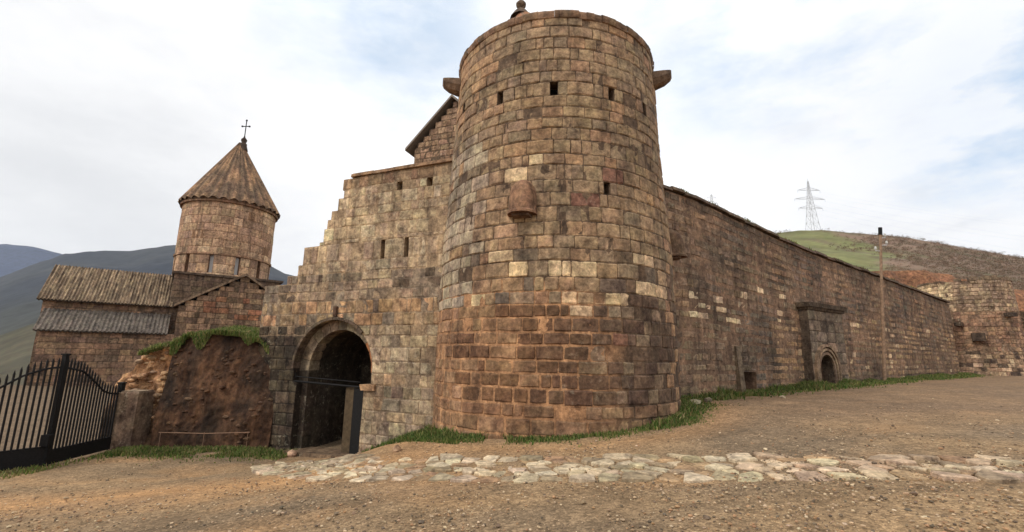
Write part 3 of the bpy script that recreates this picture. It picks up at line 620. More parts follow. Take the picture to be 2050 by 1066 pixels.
pale_st = [onL(*q) for q in ((1394, 606), (1404, 622), (1414, 624), (1394, 637), (1396, 590), (1436, 594), (1488, 590), (1474, 645), (1459, 645), (1440, 612), (1568, 602), (1480, 612), (1560, 646), (1522, 590))]
def colL(u, h):
    z = -.1+.02*u+h*(interp(tops, u)+.1-.02*u); r = random.random(); q = nz(u*.4, z*.6, 21)
    for (a_, b_) in pale_st:
        if abs(u-a_) < .2 and abs(z-b_) < .16: return jit(lS['pale'], .1)
    if u < 5.3: c = lS['dg'] if r < .6 else lS['g'] if r < .85 else lS['dk']
    elif u < 7.4: c = lS['tn'] if z < 3 and r < .7 else lS['rb'] if r < .7 else lS['g']
    elif z > 3.6+q: c = lS['pu'] if r < .5 else lS['rb'] if r < .8 else lS['dg']
    else: c = lS['tn'] if r < .5 else lS['rb'] if r < .85 else lS['g']
    if u < 5.3 and z > 3.3: c = mixt(c, lS['rb'], .5+q)
    if 11.5 < u < 15.5 and z < 2.2: c = mixt(c, lS['dk'], .6)
    c = mixt(c, mixt(lS['dg'], lS['tn'], .5+1.6*nz(u*.35, z*.45, 77)), .4)
    if h > .955: c = mixt(c, lS['dk'], .7)
    if u > 6 and z < 3.5 and r > .96: c = mixt(lS['pale'], lS['tn'], .4)
    return jit(c, .12, .04)
hsL = [0]; 
while hsL[-1] < .98: hsL.append(hsL[-1]+.048*random.uniform(.85, 1.15))
hsL[-1] = 1.0
ud0, ud1 = onL(1489, 780)[0], onL(1517, 780)[0]
UPc, UP0, UP1 = 8.62, 7.50, 10.5
def hz(z, u=9): return hL(u, z)
holesL = [(0, hz(onL(1500, 758)[1], 3.5), (lambda h: (ud0, ud1)), (ud0+ud1)/2), (0, hz(1.25+.72), (lambda h: (UPc-.62, UPc+.62)), UPc)]
mb = MB(); masonry(mb, PL, hsL, -2.6, UE+.6, colL, lambda u, h: mixt(lS['dk'], lS['rb'], .6+nz(u, h*6, 2)), holesL, (.24, .62), .013, .012, .009, 1.0, .009, wave=(.004, .05))
build(mb, 'masonry_wall', M_LONG, lw)
mb = MB(); u = -2.5
while u < UE+.5:
    wd = random.uniform(.6, 1.1); e_ = u+wd-.015; c = jit(alb((92, 74, 60)), .2); o_ = random.uniform(0, .07)
    a0, a1 = interp(tops, u)+o_, interp(tops, e_)+o_
    def W_(uu, z_, d_): p = LA+ldir*uu+lnor*d_; return (p.x, p.y, z_)
    mb.hexa([W_(u, a0, .1), W_(e_, a1, .1), W_(e_, a1, -1.1), W_(u, a0, -1.1)]+[W_(u, a0+.12, .06), W_(e_, a1+.12, .06), W_(e_, a1+.15, -1.0), W_(u, a0+.15, -1.0)], c); u += wd
build(mb, 'coping', M_WALLST, lw)
def WL(uu, z_, d_): p = LA+ldir*uu+lnor*d_; return (p.x, p.y, z_)
mb = MB(); mb.hexa([WL(ud0-.2, -.2, -.5), WL(ud1+.2, -.2, -.5), WL(ud1+.2, -.2, -.6), WL(ud0-.2, -.2, -.6)]+[WL(ud0-.2, 1.4, -.5), WL(ud1+.2, 1.4, -.5), WL(ud1+.2, 1.4, -.6), WL(ud0-.2, 1.4, -.6)])
build(mb, 'drain_opening', M_VOID, lw)
mb = MB()        # low buttress left of the drain
ub = onL(1481, 780)[0]
mb.hexa([WL(ub-.16, -.2, .22), WL(ub+.12, -.2, .22), WL(ub+.12, -.2, -.1), WL(ub-.16, -.2, -.1)]+[WL(ub-.14, 2.05, .06), WL(ub+.10, 2.05, .06), WL(ub+.10, 2.1, -.1), WL(ub-.14, 2.1, -.1)], alb((112, 96, 78)))
build(mb, 'buttress', M_WALLST, lw)
# portal
def PPo(u, z, d): return WL(u, z, d+.34)
mb = MB(); cP = alb((122, 106, 90)); zt_ = 3.62
ar = arch(UPc, 1.25, .62)
masonry(mb, PPo, courses(.2, zt_, .42, .15), UP0, UP1, lambda u, z: jit(cP if random.random() < .8 else alb((146, 122, 98)), .13), lambda u, z: alb((88, 74, 62)), [(0, 1.25+.62, ar, UPc)], (.5, .95), .012, .012, .006, .42, .006)
portal = build(mb, 'portal', M_WALLST, lw)
mb = MB()
for (z0, z1, ex) in ((zt_, zt_+.10, .06), (zt_+.103, zt_+.27, .16)):
    mb.hexa([WL(UP0-ex, z0, .34+ex), WL(UP1+ex, z0, .34+ex), WL(UP1+ex, z0, -.08), WL(UP0-ex, z0, -.08)]+[WL(UP0-ex-.04, z1, .38+ex), WL(UP1+ex+.04, z1, .38+ex), WL(UP1+ex+.04, z1, -.08), WL(UP0-ex-.04, z1, -.08)], jit(alb((88, 74, 62)), .1))
sub(portal, 'cornice', mb, M_WALLST)
mb = MB()
for (r0, r1, dd, cc) in ((.62, .72, .05, (126, 104, 84)), (.78, .87, .08, (150, 126, 100)), (.93, 1.03, .10, (140, 116, 92))):
    archring(mb, PPo, UPc, 1.25, r0, r1, -.02, dd, alb(cc), 11, 0, math.pi, .03)
    for sg in (-1, 1):
        a_, b_ = sorted((UPc+sg*r0, UPc+sg*r1)); mb.hexa([PPo(a_, .3, dd), PPo(b_, .3, dd), PPo(b_, .3, -.02), PPo(a_, .3, -.02)]+[PPo(a_, 1.25, dd), PPo(b_, 1.25, dd), PPo(b_, 1.25, -.02), PPo(a_, 1.25, -.02)], jit(alb(cc), .1))
sub(portal, 'arch_moulding', mb, M_WALLST)
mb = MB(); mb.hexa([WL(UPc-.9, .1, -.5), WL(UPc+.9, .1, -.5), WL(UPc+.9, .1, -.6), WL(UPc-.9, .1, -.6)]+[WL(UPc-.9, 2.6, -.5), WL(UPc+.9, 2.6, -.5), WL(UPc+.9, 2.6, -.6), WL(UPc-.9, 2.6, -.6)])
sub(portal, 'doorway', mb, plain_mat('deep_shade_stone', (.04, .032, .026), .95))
# ---------------------------------------------------------------- far corner tower and rubble wall beyond
FC = Vector((30.93, 31.46, 0)); FH0 = math.atan2(-FC.y, -FC.x)
FR = [(0, 3.1), (1.2, 2.85), (2.6, 2.5), (7.2, 2.32)]
def PF(s, h, d):
    th = FH0+s/2.5; r = interp(FR, h)+d; return (FC.x+r*math.cos(th), FC.y+r*math.sin(th), h)
ft = empty('far_tower', (FC.x, FC.y, .9), 'squat ruined round tower with rubble base at the far end of the long wall', 'tower')
def colF(s, h):
    a = s/2.5; r = random.random()
    if h > 5.6 and a < -.25: c = alb((202, 176, 136))
    elif h > 4.8: c = alb((146, 122, 100)) if r < .7 else alb((168, 142, 112))
    elif h > 2.4: c = alb((150, 116, 90)) if r < .6 else alb((128, 100, 80))
    else: c = alb((140, 112, 88)) if r < .5 else alb((180, 152, 122)) if r < .75 else alb((84, 68, 56))
    return jit(c, .18)
mb = MB(); hsF = courses(.3, 2.4, .24, .25)+courses(2.4, 6.9, .25, .15)[1:]
masonry(mb, PF, hsF, -math.pi*2.5, math.pi*2.5, colF, lambda s, h: alb((116, 94, 74)), (), (.22, .5), .016, .018, .02, .6, .015, closed=True)
build(mb, 'masonry_wall', M_WALLST, ft)
mb = MB()
for k in range(40):
    a = -math.pi+2*math.pi*k/40
    if random.random() < .3 and abs(a) < 1.2: continue
    c = jit(alb((120, 100, 80)), .2); h_ = random.uniform(.08, .28) if -.3 < a < 1.2 else .12
    P4 = [PF(a*2.5, 6.9, .04), PF((a+.15)*2.5, 6.9, .04), PF((a+.15)*2.5, 6.9, -.62), PF(a*2.5, 6.9, -.62)]; mb.hexa(P4+[(x, y, z+h_) for (x, y, z) in P4], c)
build(mb, 'broken_coping', M_WALLST, ft)
def corb(px, py, Y=29.2, sz=(.35, .35, .25)):
    p = at(px, py, Y); 
    a = math.atan2(p.y-FC.y, p.x-FC.x); r = interp(FR, p.z); mb = MB()
    mb.box((FC.x+(r+.05)*math.cos(a), FC.y+(r+.05)*math.sin(a), p.z), (.6, sz[0], sz[2]), alb((80, 66, 56)), a)
    build(mb, 'corbel', M_WALLST, ft)
corb(1960, 675, 29.2, (.6, .4, .5)); corb(1998, 632, 29.6, (.5, .4, .25)); corb(1912, 648, 29.5, (.4, .4, .22))
RA = Vector((32.6, 30.9, 0)); rdir = Vector((1, .05, 0)).normalized(); rnor = Vector((rdir.y, -rdir.x, 0))
def PR(u, h, d): p = RA+rdir*u+rnor*d; zt = 5.4-.12*u+.3*nz(u, 3); return (p.x, p.y, .6+(zt-.6)*h)
mb = MB(); masonry(mb, PR, [i/16 for i in range(17)], 0, 9, lambda u, h: jit(alb((140, 114, 90)) if random.random() < .6 else alb((96, 78, 62)), .25), lambda u, h: alb((92, 76, 58)), (), (.2, .5), .04, .04, .04, .8, .02)
tag(build(mb, 'rubble_wall', M_WALLST, origin=RA), 'rough rubble wall running right from the far ruined tower', 'wall')
# ---------------------------------------------------------------- flagstone path
near = [G(*q) for q in ((540, 946), (640, 958), (760, 961), (1000, 962), (1300, 961), (1600, 955), (1800, 956), (2050, 957), (2400, 975))]
farr = [G(*q) for q in ((530, 932), (640, 924), (760, 922), (1000, 921), (1250, 914), (1550, 914), (1800, 914), (2050, 924), (2400, 940))]
Ls = [0]
for a_, b_ in zip(near, near[1:]): Ls.append(Ls[-1]+(b_-a_).length)
def PPth(s, t_):
    s = max(0, min(Ls[-1], s))
    for i in range(len(Ls)-1):
        if s <= Ls[i+1]: k = (s-Ls[i])/(Ls[i+1]-Ls[i]); return (near[i].lerp(near[i+1], k)).lerp(farr[i].lerp(farr[i+1], k), t_)
    return near[-1]
mb = MB(); seeds = []
s_ = 0
while s_ < Ls[-1]:
    wv = (PPth(s_, 1)-PPth(s_, 0)).length; nt_ = max(3, int(wv/.19)); 
    for j in range(nt_):
        seeds.append(PPth(s_+random.uniform(-.13, .13)+(.2 if j % 2 else 0), (j+.5+random.uniform(-.3, .3))/nt_)+Vector((0, 0, 0)))
    s_ += .34
sd = np.array([(p.x, p.y) for p in seeds])
def clip(poly, m_, n_):
    out = []
    for i in range(len(poly)):
        a_, b_ = poly[i], poly[(i+1) % len(poly)]; da = (a_[0]-m_[0])*n_[0]+(a_[1]-m_[1])*n_[1]; db = (b_[0]-m_[0])*n_[0]+(b_[1]-m_[1])*n_[1]
        if da <= 0: out.append(a_)
        if da*db < 0: k = da/(da-db); out.append((a_[0]+(b_[0]-a_[0])*k, a_[1]+(b_[1]-a_[1])*k))
    return out
for i, (x, y) in enumerate(sd):
    if random.random() < (.02 if x < 3 else .07): continue
    poly = [(x+.36*math.cos(2*math.pi*k/10), y+.22*math.sin(2*math.pi*k/10)) for k in range(10)]
    dd = np.hypot(sd[:, 0]-x, sd[:, 1]-y)
    for j in np.argsort(dd)[1:14]:
        if dd[j] > .9: break
        n_ = ((sd[j][0]-x)/dd[j], (sd[j][1]-y)/dd[j]); gq = .014; poly = clip(poly, ((x+sd[j][0])/2-n_[0]*gq, (y+sd[j][1])/2-n_[1]*gq), n_)
        if len(poly) < 3: break
    if len(poly) < 3: continue
    h_ = random.uniform(.0, .045); tx, ty = random.uniform(-.08, .08), random.uniform(-.10, .10)
    c = random.choice(((172, 154, 128), (162, 144, 118), (154, 138, 114), (182, 164, 138), (142, 124, 98))); 
    if x > 3.2: c = random.choice(((176, 152, 126), (166, 144, 118), (158, 134, 110), (182, 162, 134)))
    if random.random() < .22: c = (148, 120, 90); h_ *= .3
    c = jit(alb(c), .12)
    base = [mb.vert((a_, b_, TZ(a_, b_)-.05), c) for (a_, b_) in poly]; mid = []; topv = []; ctr = TZ(x, y)
    for (a_, b_) in poly:
        jx = random.uniform(-.012, .012); zz = ctr+h_+tx*(a_-x)+ty*(b_-y)+random.uniform(-.006, .006)
        mid.append(mb.vert((a_+jx, b_-jx, zz-.014), c)); topv.append(mb.vert((x+(a_-x)*.88+jx, y+(b_-y)*.88, zz), c))
    cv = mb.vert((x, y, ctr+h_+random.uniform(-.004, .01)), c); n_ = len(poly)
    for k in range(n_):
        k2 = (k+1) % n_; mb.face((base[k], base[k2], mid[k2], mid[k])); mb.face((mid[k], mid[k2], topv[k2], topv[k])); mb.face((topv[k], topv[k2], cv))
tag(build(mb, 'flagstone_path', M_SLAB, origin=(0, 7, 0)), 'band of pale irregular flagstones crossing the gravel to the gate', kind='structure')
# ---------------------------------------------------------------- loose stones
def rock(mb, p, r, c, flat=.6, sub_=0):
    t = (1+5**.5)/2; vs = [(-1, t, 0), (1, t, 0), (-1, -t, 0), (1, -t, 0), (0, -1, t), (0, 1, t), (0, -1, -t), (0, 1, -t), (t, 0, -1), (t, 0, 1), (-t, 0, -1), (-t, 0, 1)]
    fs = [(0, 11, 5), (0, 5, 1), (0, 1, 7), (0, 7, 10), (0, 10, 11), (1, 5, 9), (5, 11, 4), (11, 10, 2), (10, 7, 6), (7, 1, 8), (3, 9, 4), (3, 4, 2), (3, 2, 6), (3, 6, 8), (3, 8, 9), (4, 9, 5), (2, 4, 11), (6, 2, 10), (8, 6, 7), (9, 8, 1)]
    vs = [Vector(v).normalized()*random.uniform(.75, 1.15) for v in vs]; a = random.uniform(0, 6.28); sx_, sy_ = random.uniform(.8, 1.35), random.uniform(.7, 1.1)
    if sub_:
        mid = {}; nf = []
        def mdp(i, j):
            k = (min(i, j), max(i, j))
            if k not in mid: vs.append(((vs[i]+vs[j])/2)*random.uniform(1.0, 1.2)); mid[k] = len(vs)-1
            return mid[k]
        for (i, j, k) in fs: a1, b1, c1 = mdp(i, j), mdp(j, k), mdp(k, i); nf += [(i, a1, c1), (j, b1, a1), (k, c1, b1), (a1, b1, c1)]
        fs = nf
    b0 = len(mb.V); ca, sa = math.cos(a), math.sin(a)
    for v in vs: X, Y = v.x*sx_*r, v.y*sy_*r; mb.vert((p[0]+X*ca-Y*sa, p[1]+X*sa+Y*ca, p[2]+v.z*r*flat), c)
    for f_ in fs: mb.face(tuple(b0+i for i in f_))
mb = MB(); gc = [alb(c) for c in ((138, 112, 86), (158, 130, 100), (108, 88, 70), (176, 150, 120), (92, 78, 64), (150, 112, 78))]
cnt = 0
while cnt < 15000:
    y = 3.6+abs(random.gauss(0, 1))*3.6; x = random.uniform(-1.15, 1.15)*(y+.5)
    if math.hypot(x-TC.x, y-TC.y) < 3.4 or y > 14: continue
    if (nz(x, y, 40, .6)+.5*nz(x, y, 50, 2)) < random.uniform(-.7, .35): continue
    r = .006+.016*random.random()**3+(.02 if random.random() < .01 else 0)
    rock(mb, (x, y, TZ(x, y)+r*.15+.012), r, jit(random.choice(gc), .2), .6); cnt += 1
tag(build(mb, 'gravel', M_GRAVEL, origin=(0, 6, 0)), 'loose gravel and pebbles scattered over the ground', kind='stuff')
def boulder(px, py, r, c, label, sink=.3):
    p = G(px, py); mb = MB(); rock(mb, (p.x, p.y, p.z+r*.3), r, alb(c), .75, 1); tag(build(mb, 'boulder', M_WALLST, origin=p), label, 'rock', 'loose rocks by the walls')
boulder(1360, 838, .13, (150, 116, 94), 'pinkish rock in the grass at the right foot of the round tower')
boulder(1392, 812, .17, (130, 122, 100), 'grey green rock at the wall foot just right of the round tower')
boulder(1418, 805, .13, (120, 110, 92), 'small grey rock among weeds below the dark part of the long wall')
boulder(1567, 797, .08, (190, 172, 144), 'small pale rock at the edge of the grass left of the portal')
boulder(584, 914, .17, (186, 150, 124), 'flat pale pink rock at the left foot of the arched gate')
boulder(795, 905, .13, (150, 118, 90), 'brown rock at the grass tip right of the arched gate')
# ---------------------------------------------------------------- grass
def blades(pts, n, hmin, hmax, cols, name, label, wd=.012, origin=(0, 0, 0)):
    """pts: function -> (x,y,z,scale) or None"""
    mb = MB(); k = 0; tries = 0
    while k < n and tries < n*6:
        tries += 1; q = pts()
        if q is None: continue
        x, y, z, sc = q; h = random.uniform(hmin, hmax)*sc; a = random.uniform(0, 6.28); lean = random.uniform(.1, .7)*h; la = random.uniform(0, 6.28)
        w_ = wd*random.uniform(.7, 1.5); c = jit(random.choice(cols), .25, .08); ux, uy = math.cos(a)*w_, math.sin(a)*w_
        lx, ly = math.cos(la)*lean, math.sin(la)*lean
        b0 = len(mb.V)
        for p_ in ((x-ux, y-uy, z-.02), (x+ux, y+uy, z-.02), (x+ux*.7+lx*.4, y+uy*.7+ly*.4, z+h*.6), (x-ux*.7+lx*.4, y-uy*.7+ly*.4, z+h*.6), (x+lx, y+ly, z+h*.95)): mb.vert(p_, c)
        mb.face((b0, b0+1, b0+2, b0+3)); mb.face((b0+3, b0+2, b0+4)); k += 1
    return tag(build(mb, name, M_GRASS, origin=origin), label, kind='stuff')
gg = [alb(c, 1.0, .05) for c in ((70, 92, 36), (84, 100, 44), (58, 78, 32), (98, 104, 54), (118, 106, 66))]
gy_ = [alb(c) for c in ((120, 116, 60), (104, 108, 50), (92, 112, 40), (140, 124, 78))]
def tower_pts():
    a = random.uniform(-1.75, 1.75); ww = .32+.25*max(0, nz(a*3, 1))+.22*max(0, -a-.6)+.35*max(0, a-.7); r = 3.12+abs(random.gauss(0, ww*.75))
    if -.25 < a < .55 and random.random() < .55: return None
    th = TH0+a; x, y = TC.x+r*math.cos(th), TC.y+r*math.sin(th)
    if nz(x, y, 60, 1.6) < random.uniform(-.35, .15)-(.25 if abs(a) > .9 else 0): return None
    return (x, y, TZ(x, y), max(.25, 1.15-(r-3.15)*.8)*(.75+.9*max(0, nz(x, y, 2, 1.7))))
blades(tower_pts, 16000, .03, .14, gg+gy_[:2], 'grass', 'green grass growing round the foot of the big round tower', origin=(TC.x, TC.y-3, 0))
def gatecorner():
    t_ = random.random(); p = G(790+random.uniform(-25, 110)*1.0, 0 or random.uniform(885, 915)); 
    return None
def mound_pts():
    x = random.uniform(-3.6, -1.0); y = 12.35-.42*(x+1.86)-random.random()**1.3*(1.9+.5*(x+1.9)); 
    if math.hypot(x-TC.x, y-TC.y) < 3.2 or random.random() < (.35 if x < -3 else 0): return None
    return (x, y, TZ(x, y), .5+.8*random.random()*max(.3, 1+nz(x, y, 1, 2)))
blades(mound_pts, 8000, .03, .12, gg[:4]+gy_[:1], 'grass', 'grassy slope between the arched gate and the round tower', origin=(-2.4, 12, -.4))
def wall_pts():
    u_ = random.uniform(-1.3, UE+2); t_ = abs(random.gauss(0, .42+.3*max(0, nz(u_*.5, 3)))); p = LA+ldir*u_+lnor*(.05+t_)
    if UP0 < u_ < UP1: p = p+lnor*.35
    if nz(p.x, p.y, 8, .9) < random.uniform(-.45, .1): return None
    return (p.x, p.y, TZ(p.x, p.y), max(.3, 1.1-t_*.5)*(.5+1.2*max(0, .3+nz(p.x, p.y, 2, .8))))
blades(wall_pts, 20000, .07, .24, gg+gy_[:2], 'grass', 'strip of grass and weeds along the foot of the long wall', .018, origin=(14, 20, .5))
def wing_pts():
    x = random.uniform(-11.2, -6.1); y = 14.25-abs(random.gauss(0, .55))-.0*x
    if nz(x, y, 12, 1.5) < random.uniform(-.5, .1): return None
    return (x, y, TZ(x, y), max(.3, 1.1-(14.3-y)*.35)*(.7+max(0, nz(x, y, 3, 1.1))))
blades(wing_pts, 9000, .04, .2, gg+gy_, 'grass', 'low grass in front of the dark earth bank', .014, origin=(-8.5, 14, -1.2))
def top_pts():
    u_ = random.uniform(-.5, UE)
    if nz(u_, 3, 8, 1.1) < .08: return None
    p = LA+ldir*u_+lnor*random.uniform(-.9, .08); return (p.x, p.y, interp(tops, u_)+.13, .5+.6*random.random())
blades(top_pts, 5000, .04, .14, gy_+[alb((110, 88, 60)), alb((82, 70, 50))], 'grass', 'dry weeds rooted along the top of the long wall', .012, origin=(14, 20, 6))
def weeds():
    if random.random() < .4:
        a = random.choice((-1.1, -.8, .75, .95, 1.15, 1.3))+random.gauss(0, .05); r = 3.25+abs(random.gauss(0, .12)); x, y = TC.x+r*math.cos(TH0+a), TC.y+r*math.sin(TH0+a); return (x, y, TZ(x, y), 1)
    u_ = random.choice((.2, .9, 1.7, 3.1, 4.9, 6.2, 7.1, 11.3, 12.6, 15.2, 19, 23))+random.gauss(0, .18); p = LA+ldir*u_+lnor*(.1+abs(random.gauss(0, .15))+(.35 if UP0 < u_ < UP1 else 0)); return (p.x, p.y, TZ(p.x, p.y), 1)
blades(weeds, 2600, .08, .24, gg+gy_, 'grass', 'taller weeds in clumps against the foot of tower and long wall', .012, origin=(5, 13, .3))
def gatel_pts():
    x = random.uniform(-16, -10.8); y = random.gauss(11.6, .5)+.0*x
    return (x, y, TZ(x, y), .7)
blades(gatel_pts, 3500, .05, .16, gy_, 'grass', 'dry sparse grass below the iron gate', .014, origin=(-13, 11.5, -1.2))
# ---------------------------------------------------------------- dark bank / ruined wing between iron gate and stone gate
WY = 14.75; wx0, wx1 = at(330, 800, WY).x, -7.05
wtop = [(at(px, py, WY).x, at(px, py, WY).z) for (px, py) in ((330, 700), (350, 688), (385, 672), (430, 668), (480, 672), (520, 684), (545, 700), (570, 712))]
wing = empty('earth_bank', (-9, WY, -1.2), 'dark brown banked wall with grass on top left of the arched gate', 'bank')
mb = MB(); nxw, nzw = 90, 80; rows = []; cols = []; cE = alb((84, 58, 40)); cE2 = alb((54, 41, 32)); cE3 = alb((96, 68, 48))  # shade of the recess is included in these dark browns
for j in range(nzw+1):
    row = []; cc = []
    for i in range(nxw+1):
        x = wx0+(wx1-wx0)*i/nxw; zt = interp(wtop, x); z = -1.5+(zt+1.5)*j/nzw
        y = WY-.35*(1-j/nzw)-.05+.14*nz(x, z, 1, 1.0)+.06*nz(x, z*.35, 4, 3.5)+.035*nz(x, z*.6, 4, 9)+(.18*(j/nzw)**6)
        row.append((x, y, z)); q = nz(x*2.2, z*.6, 9); q2 = nz(x*.6, z*1.2, 19)
        c = mixt(cE, cE2, .5+q*1.1+(.25 if -.2 < z < .9 else 0)); c = mixt(c, cE3, max(0, q2*1.5)); cc.append(jit(c, .06))
    rows.append(row); cols.append(cc)
mb.grid(rows, cols)
# top and back
rb = []; cb = []
for k in range(8):
    f_ = k/7; rb.append([(rows[-1][i][0], WY+.15+2.6*f_, rows[-1][i][2]+.22*math.sin(min(1, f_*1.4)*math.pi/2)+.06*nz(rows[-1][i][0], f_*3, 2, 2)-.5*f_*f_) for i in range(nxw+1)]); cb.append([alb((92, 84, 48))]*(nxw+1))
mb.grid([rows[-1]]+rb, [[alb((80, 66, 44))]*(nxw+1)]+cb)
mb.grid([rb[-1], [(p[0], p[1]+.2, -1.5) for p in rb[-1]]], cE2)
mb.grid([[r[-1] for r in rows], [(r[-1][0], WY+2.7, r[-1][2]) for r in rows]], cE2)
for k in range(260):
    i, j = random.randrange(2, nxw-1), random.randrange(6, nzw); p = rows[j][i]
    if nz(p[0]*1.3, p[2]*1.3, 44) < -.05+random.uniform(-.1, .15): continue
    rock(mb, (p[0], p[1]+.02, p[2]), random.uniform(.03, .11), jit(mixt(cols[j][i], random.choice((cE3, alb((120, 94, 72)))), .45), .1), .6, 1)
build(mb, 'bank_face', M_EARTH, wing)
mb = MB(); ra, rb_ = at(318, 866, 14.15), at(500, 866, 14.15); mb.tube([ra, ra.lerp(rb_, .5)-Vector((0, 0, .03)), rb_], .011, 6)
for f_ in (0.02, .5, .98): p_ = ra.lerp(rb_, f_); mb.tube([p_, (p_.x, p_.y, -1.3)], .006, 6)
tag(build(mb, 'low_rail', plain_mat('rusty_pale_pipe', lin((150, 118, 96)), .7), origin=(ra.x, ra.y, -1.2)), 'thin pale metal rail low in front of the dark earth bank', 'rail')
# broken rubble end: sloping orange stones
mb = MB(); et = [(at(px, py, 14.5).x, at(px, py, 14.5).z) for (px, py) in ((205, 752), (240, 742), (262, 712), (300, 698), (345, 690))]
rows = []; cols = []; cO = alb((164, 122, 84))
for j in range(21):
    row = []; cc = []
    for i in range(25):
        x = et[0][0]+(wx0+.12-et[0][0])*i/24; zt = interp(et, x); z = -1.5+(zt+1.5)*j/20
        y = 14.75+.5*(j/20)-.25*nz(x, z, 7, 1.8)-.15*nz(x, z, 8, 4)-.1; row.append((x+.06*nz(x, z, 9, 3), y, z+.08*nz(x, z, 1, 3)*(j/20)))
        cc.append(jit(mixt(alb((96, 74, 54)), cO, (z+.2)/1.0+.5*nz(x, z, 3, 3)), .12))
    rows.append(row); cols.append(cc)
mb.grid(rows, cols)
mb.grid([rows[-1], [(p[0], p[1]+2.3, p[2]-.3) for p in rows[-1]]], cO); mb.grid([[r[0] for r in rows][::-1], [(r[0][0], r[0][1]+2, r[0][2]) for r in rows][::-1]], cE2)
for k in range(120):
    i, j = random.randrange(3, 25), random.randrange(5, 21); p = rows[j][i]
    if p[2] < .0+random.uniform(-.6, .7): continue
    rock(mb, (p[0]+random.uniform(-.06, .06), p[1]-.02, p[2]-.02), random.uniform(.04, .16), jit(random.choice((alb((172, 134, 98)), alb((150, 114, 84)), alb((150, 124, 98)), alb((172, 130, 92)))), .15), .6, 1)
build(mb, 'rubble_core', M_EARTH, wing)
def bank_top():
    if random.random() < .25:
        x = random.uniform(et[2][0], wx0+.3); zt = interp(et, x); y = random.uniform(14.7, 16.5); z = zt+.02
        if zt < 1.2: return None
        return (x, y, z, 1)
    x = random.uniform(wx0, wx1); f_ = random.random()**1.6; y = WY-.05+2.2*f_; zt = interp(wtop, x); z = zt+.22*math.sin(min(1, f_*1.2)*math.pi/2)-.02
    if random.random() < .22: y = WY-.10; z = zt-random.uniform(0, .55)*max(0, .35+nz(x, 7, 7, 2.2))
    if x > -7.9 and random.random() < .6: return None
    return (x, y, z, .8+.7*max(0, nz(x, y, 5, 1.4)))
blades(bank_top, 14000, .04, .2, gg+gy_, 'grass', 'bright green grass growing on top of the dark earth bank', .015, origin=(-9, 15, 2))
# stone gatepost
pp = at(256, 895, 14.45); mb = MB(); pt_ = at(245, 782, 14.35).z; ccp = alb((112, 92, 76))
rows = []; 
for (f_, ins) in ((0, 0), (.25, .01), (.5, -.01), (.8, .005), (.97, 0), (1, .04)):
    z = -1.5+(pt_+1.5)*f_; r_ = []
    for (a_, b_) in ((-1, -1), (-.3, -1), (.4, -1), (1, -1), (1, 0), (1, 1), (-1, 1), (-1, 0), (-1, -1)):
        r_.append((pp.x+a_*(.31-ins)+.03*nz(a_, z, 1, 2), pp.y+b_*(.33-ins)+.03*nz(b_, z, 4, 2), z+.03*nz(a_, b_, 2, 3)*f_))
    rows.append(r_)
mb.grid(rows, [[jit(ccp, .1) for _ in r] for r in rows]); b0 = len(mb.V)
for p_ in rows[-1][:-1]: mb.vert(p_, jit(alb((150, 130, 108)), .05))
mb.face(list(range(b0, b0+8)))
tag(build(mb, 'stone_gatepost', M_WALLST, origin=(pp.x, pp.y, -1.2)), 'short square stone pillar right beside the open iron gate', 'gatepost')
# ---------------------------------------------------------------- iron gate
hp = Vector((-11.48, 14.2, -1.27)); mp_ = Vector((-11.33, 12.1, -1.27)); ep = Vector((-12.35, 10.45, -1.27))
ig = empty('iron_gate', (hp.x, hp.y, -1.27), 'tall black iron double gate standing open with bowed top rail', 'gate')
def leaf(a, b, ha, hb, tab, kick):
    d = (b-a); Lg = d.length; d = d.normalized(); n_ = Vector((-d.y, d.x, 0))
    def pt(u, z, o=0): return Vector((a.x, a.y, 0))+d*u+n_*o+Vector((0, 0, z))
    fr = MB()
    zk0, zk1 = -1.22, kick
    fr.hexa([pt(0, zk0, -.02), pt(Lg, zk0, -.02), pt(Lg, zk0, .02), pt(0, zk0, .02)]+[pt(0, zk1, -.02), pt(Lg, zk1, -.02), pt(Lg, zk1, .02), pt(0, zk1, .02)])
    o = build(fr, 'kick_plate', M_IRON, ig)
    r_ = MB(); N_ = 16; r_.tube([pt(Lg*k/N_, interp(tab, k/N_)) for k in range(N_+1)], .026, 6); build(r_, 'top_rail', M_IRON, ig)
    r_ = MB(); r_.tube([pt(0, zk1+.02), pt(Lg, zk1+.02)], .024, 6); build(r_, 'bottom_rail', M_IRON, ig)
    nb = int(Lg/.105)
    for k in range(1, nb):
        u_ = Lg*k/nb; zt = interp(tab, u_/Lg)+.22; q = MB(); q.tube([pt(u_, zk1), pt(u_, zt-.06)], .023, 6); q.tube([pt(u_, zt-.06), pt(u_, zt+.04)], [.026, .002], 6)
        for zz in (zk1+.06, ): q.tube([pt(u_, zz), pt(u_, zz+.05)], .02, 6)
        build(q, 'bar', M_IRON, ig)
    return pt
zh = at(222, 788, 14.2).z; zm = at(112, 735, 12.1).z
leaf(hp, mp_, 0, 0, [(0, zh), (.15, zh+.02), (.3, zh+.10), (.5, zh+(zm-zh)*.5), (.7, zh+(zm-zh)*.85), (1, zm)], at(205, 878, 14).z)
leaf(mp_, ep, 0, 0, [(0, zm), (.15, zm-.03), (.35, zm-.18), (.6, zm-.55), (.8, zm-.8), (1, zm-.95)], at(85, 897, 12.05).z)
for (p_, top, w_, nm) in ((hp, at(228, 768, 14.2).z, .13, 'hinge_post'), (mp_, at(110, 711, 12.1).z, .10, 'meeting_stile'), (ep, 0.8, .10, 'meeting_stile')):
    mb = MB(); mb.box((p_.x, p_.y, (top-1.5)/2), (w_, w_, top+1.5)); mb.box((p_.x, p_.y, top+.02), (w_+.04, w_+.04, .04)); build(mb, nm, M_IRON, ig)
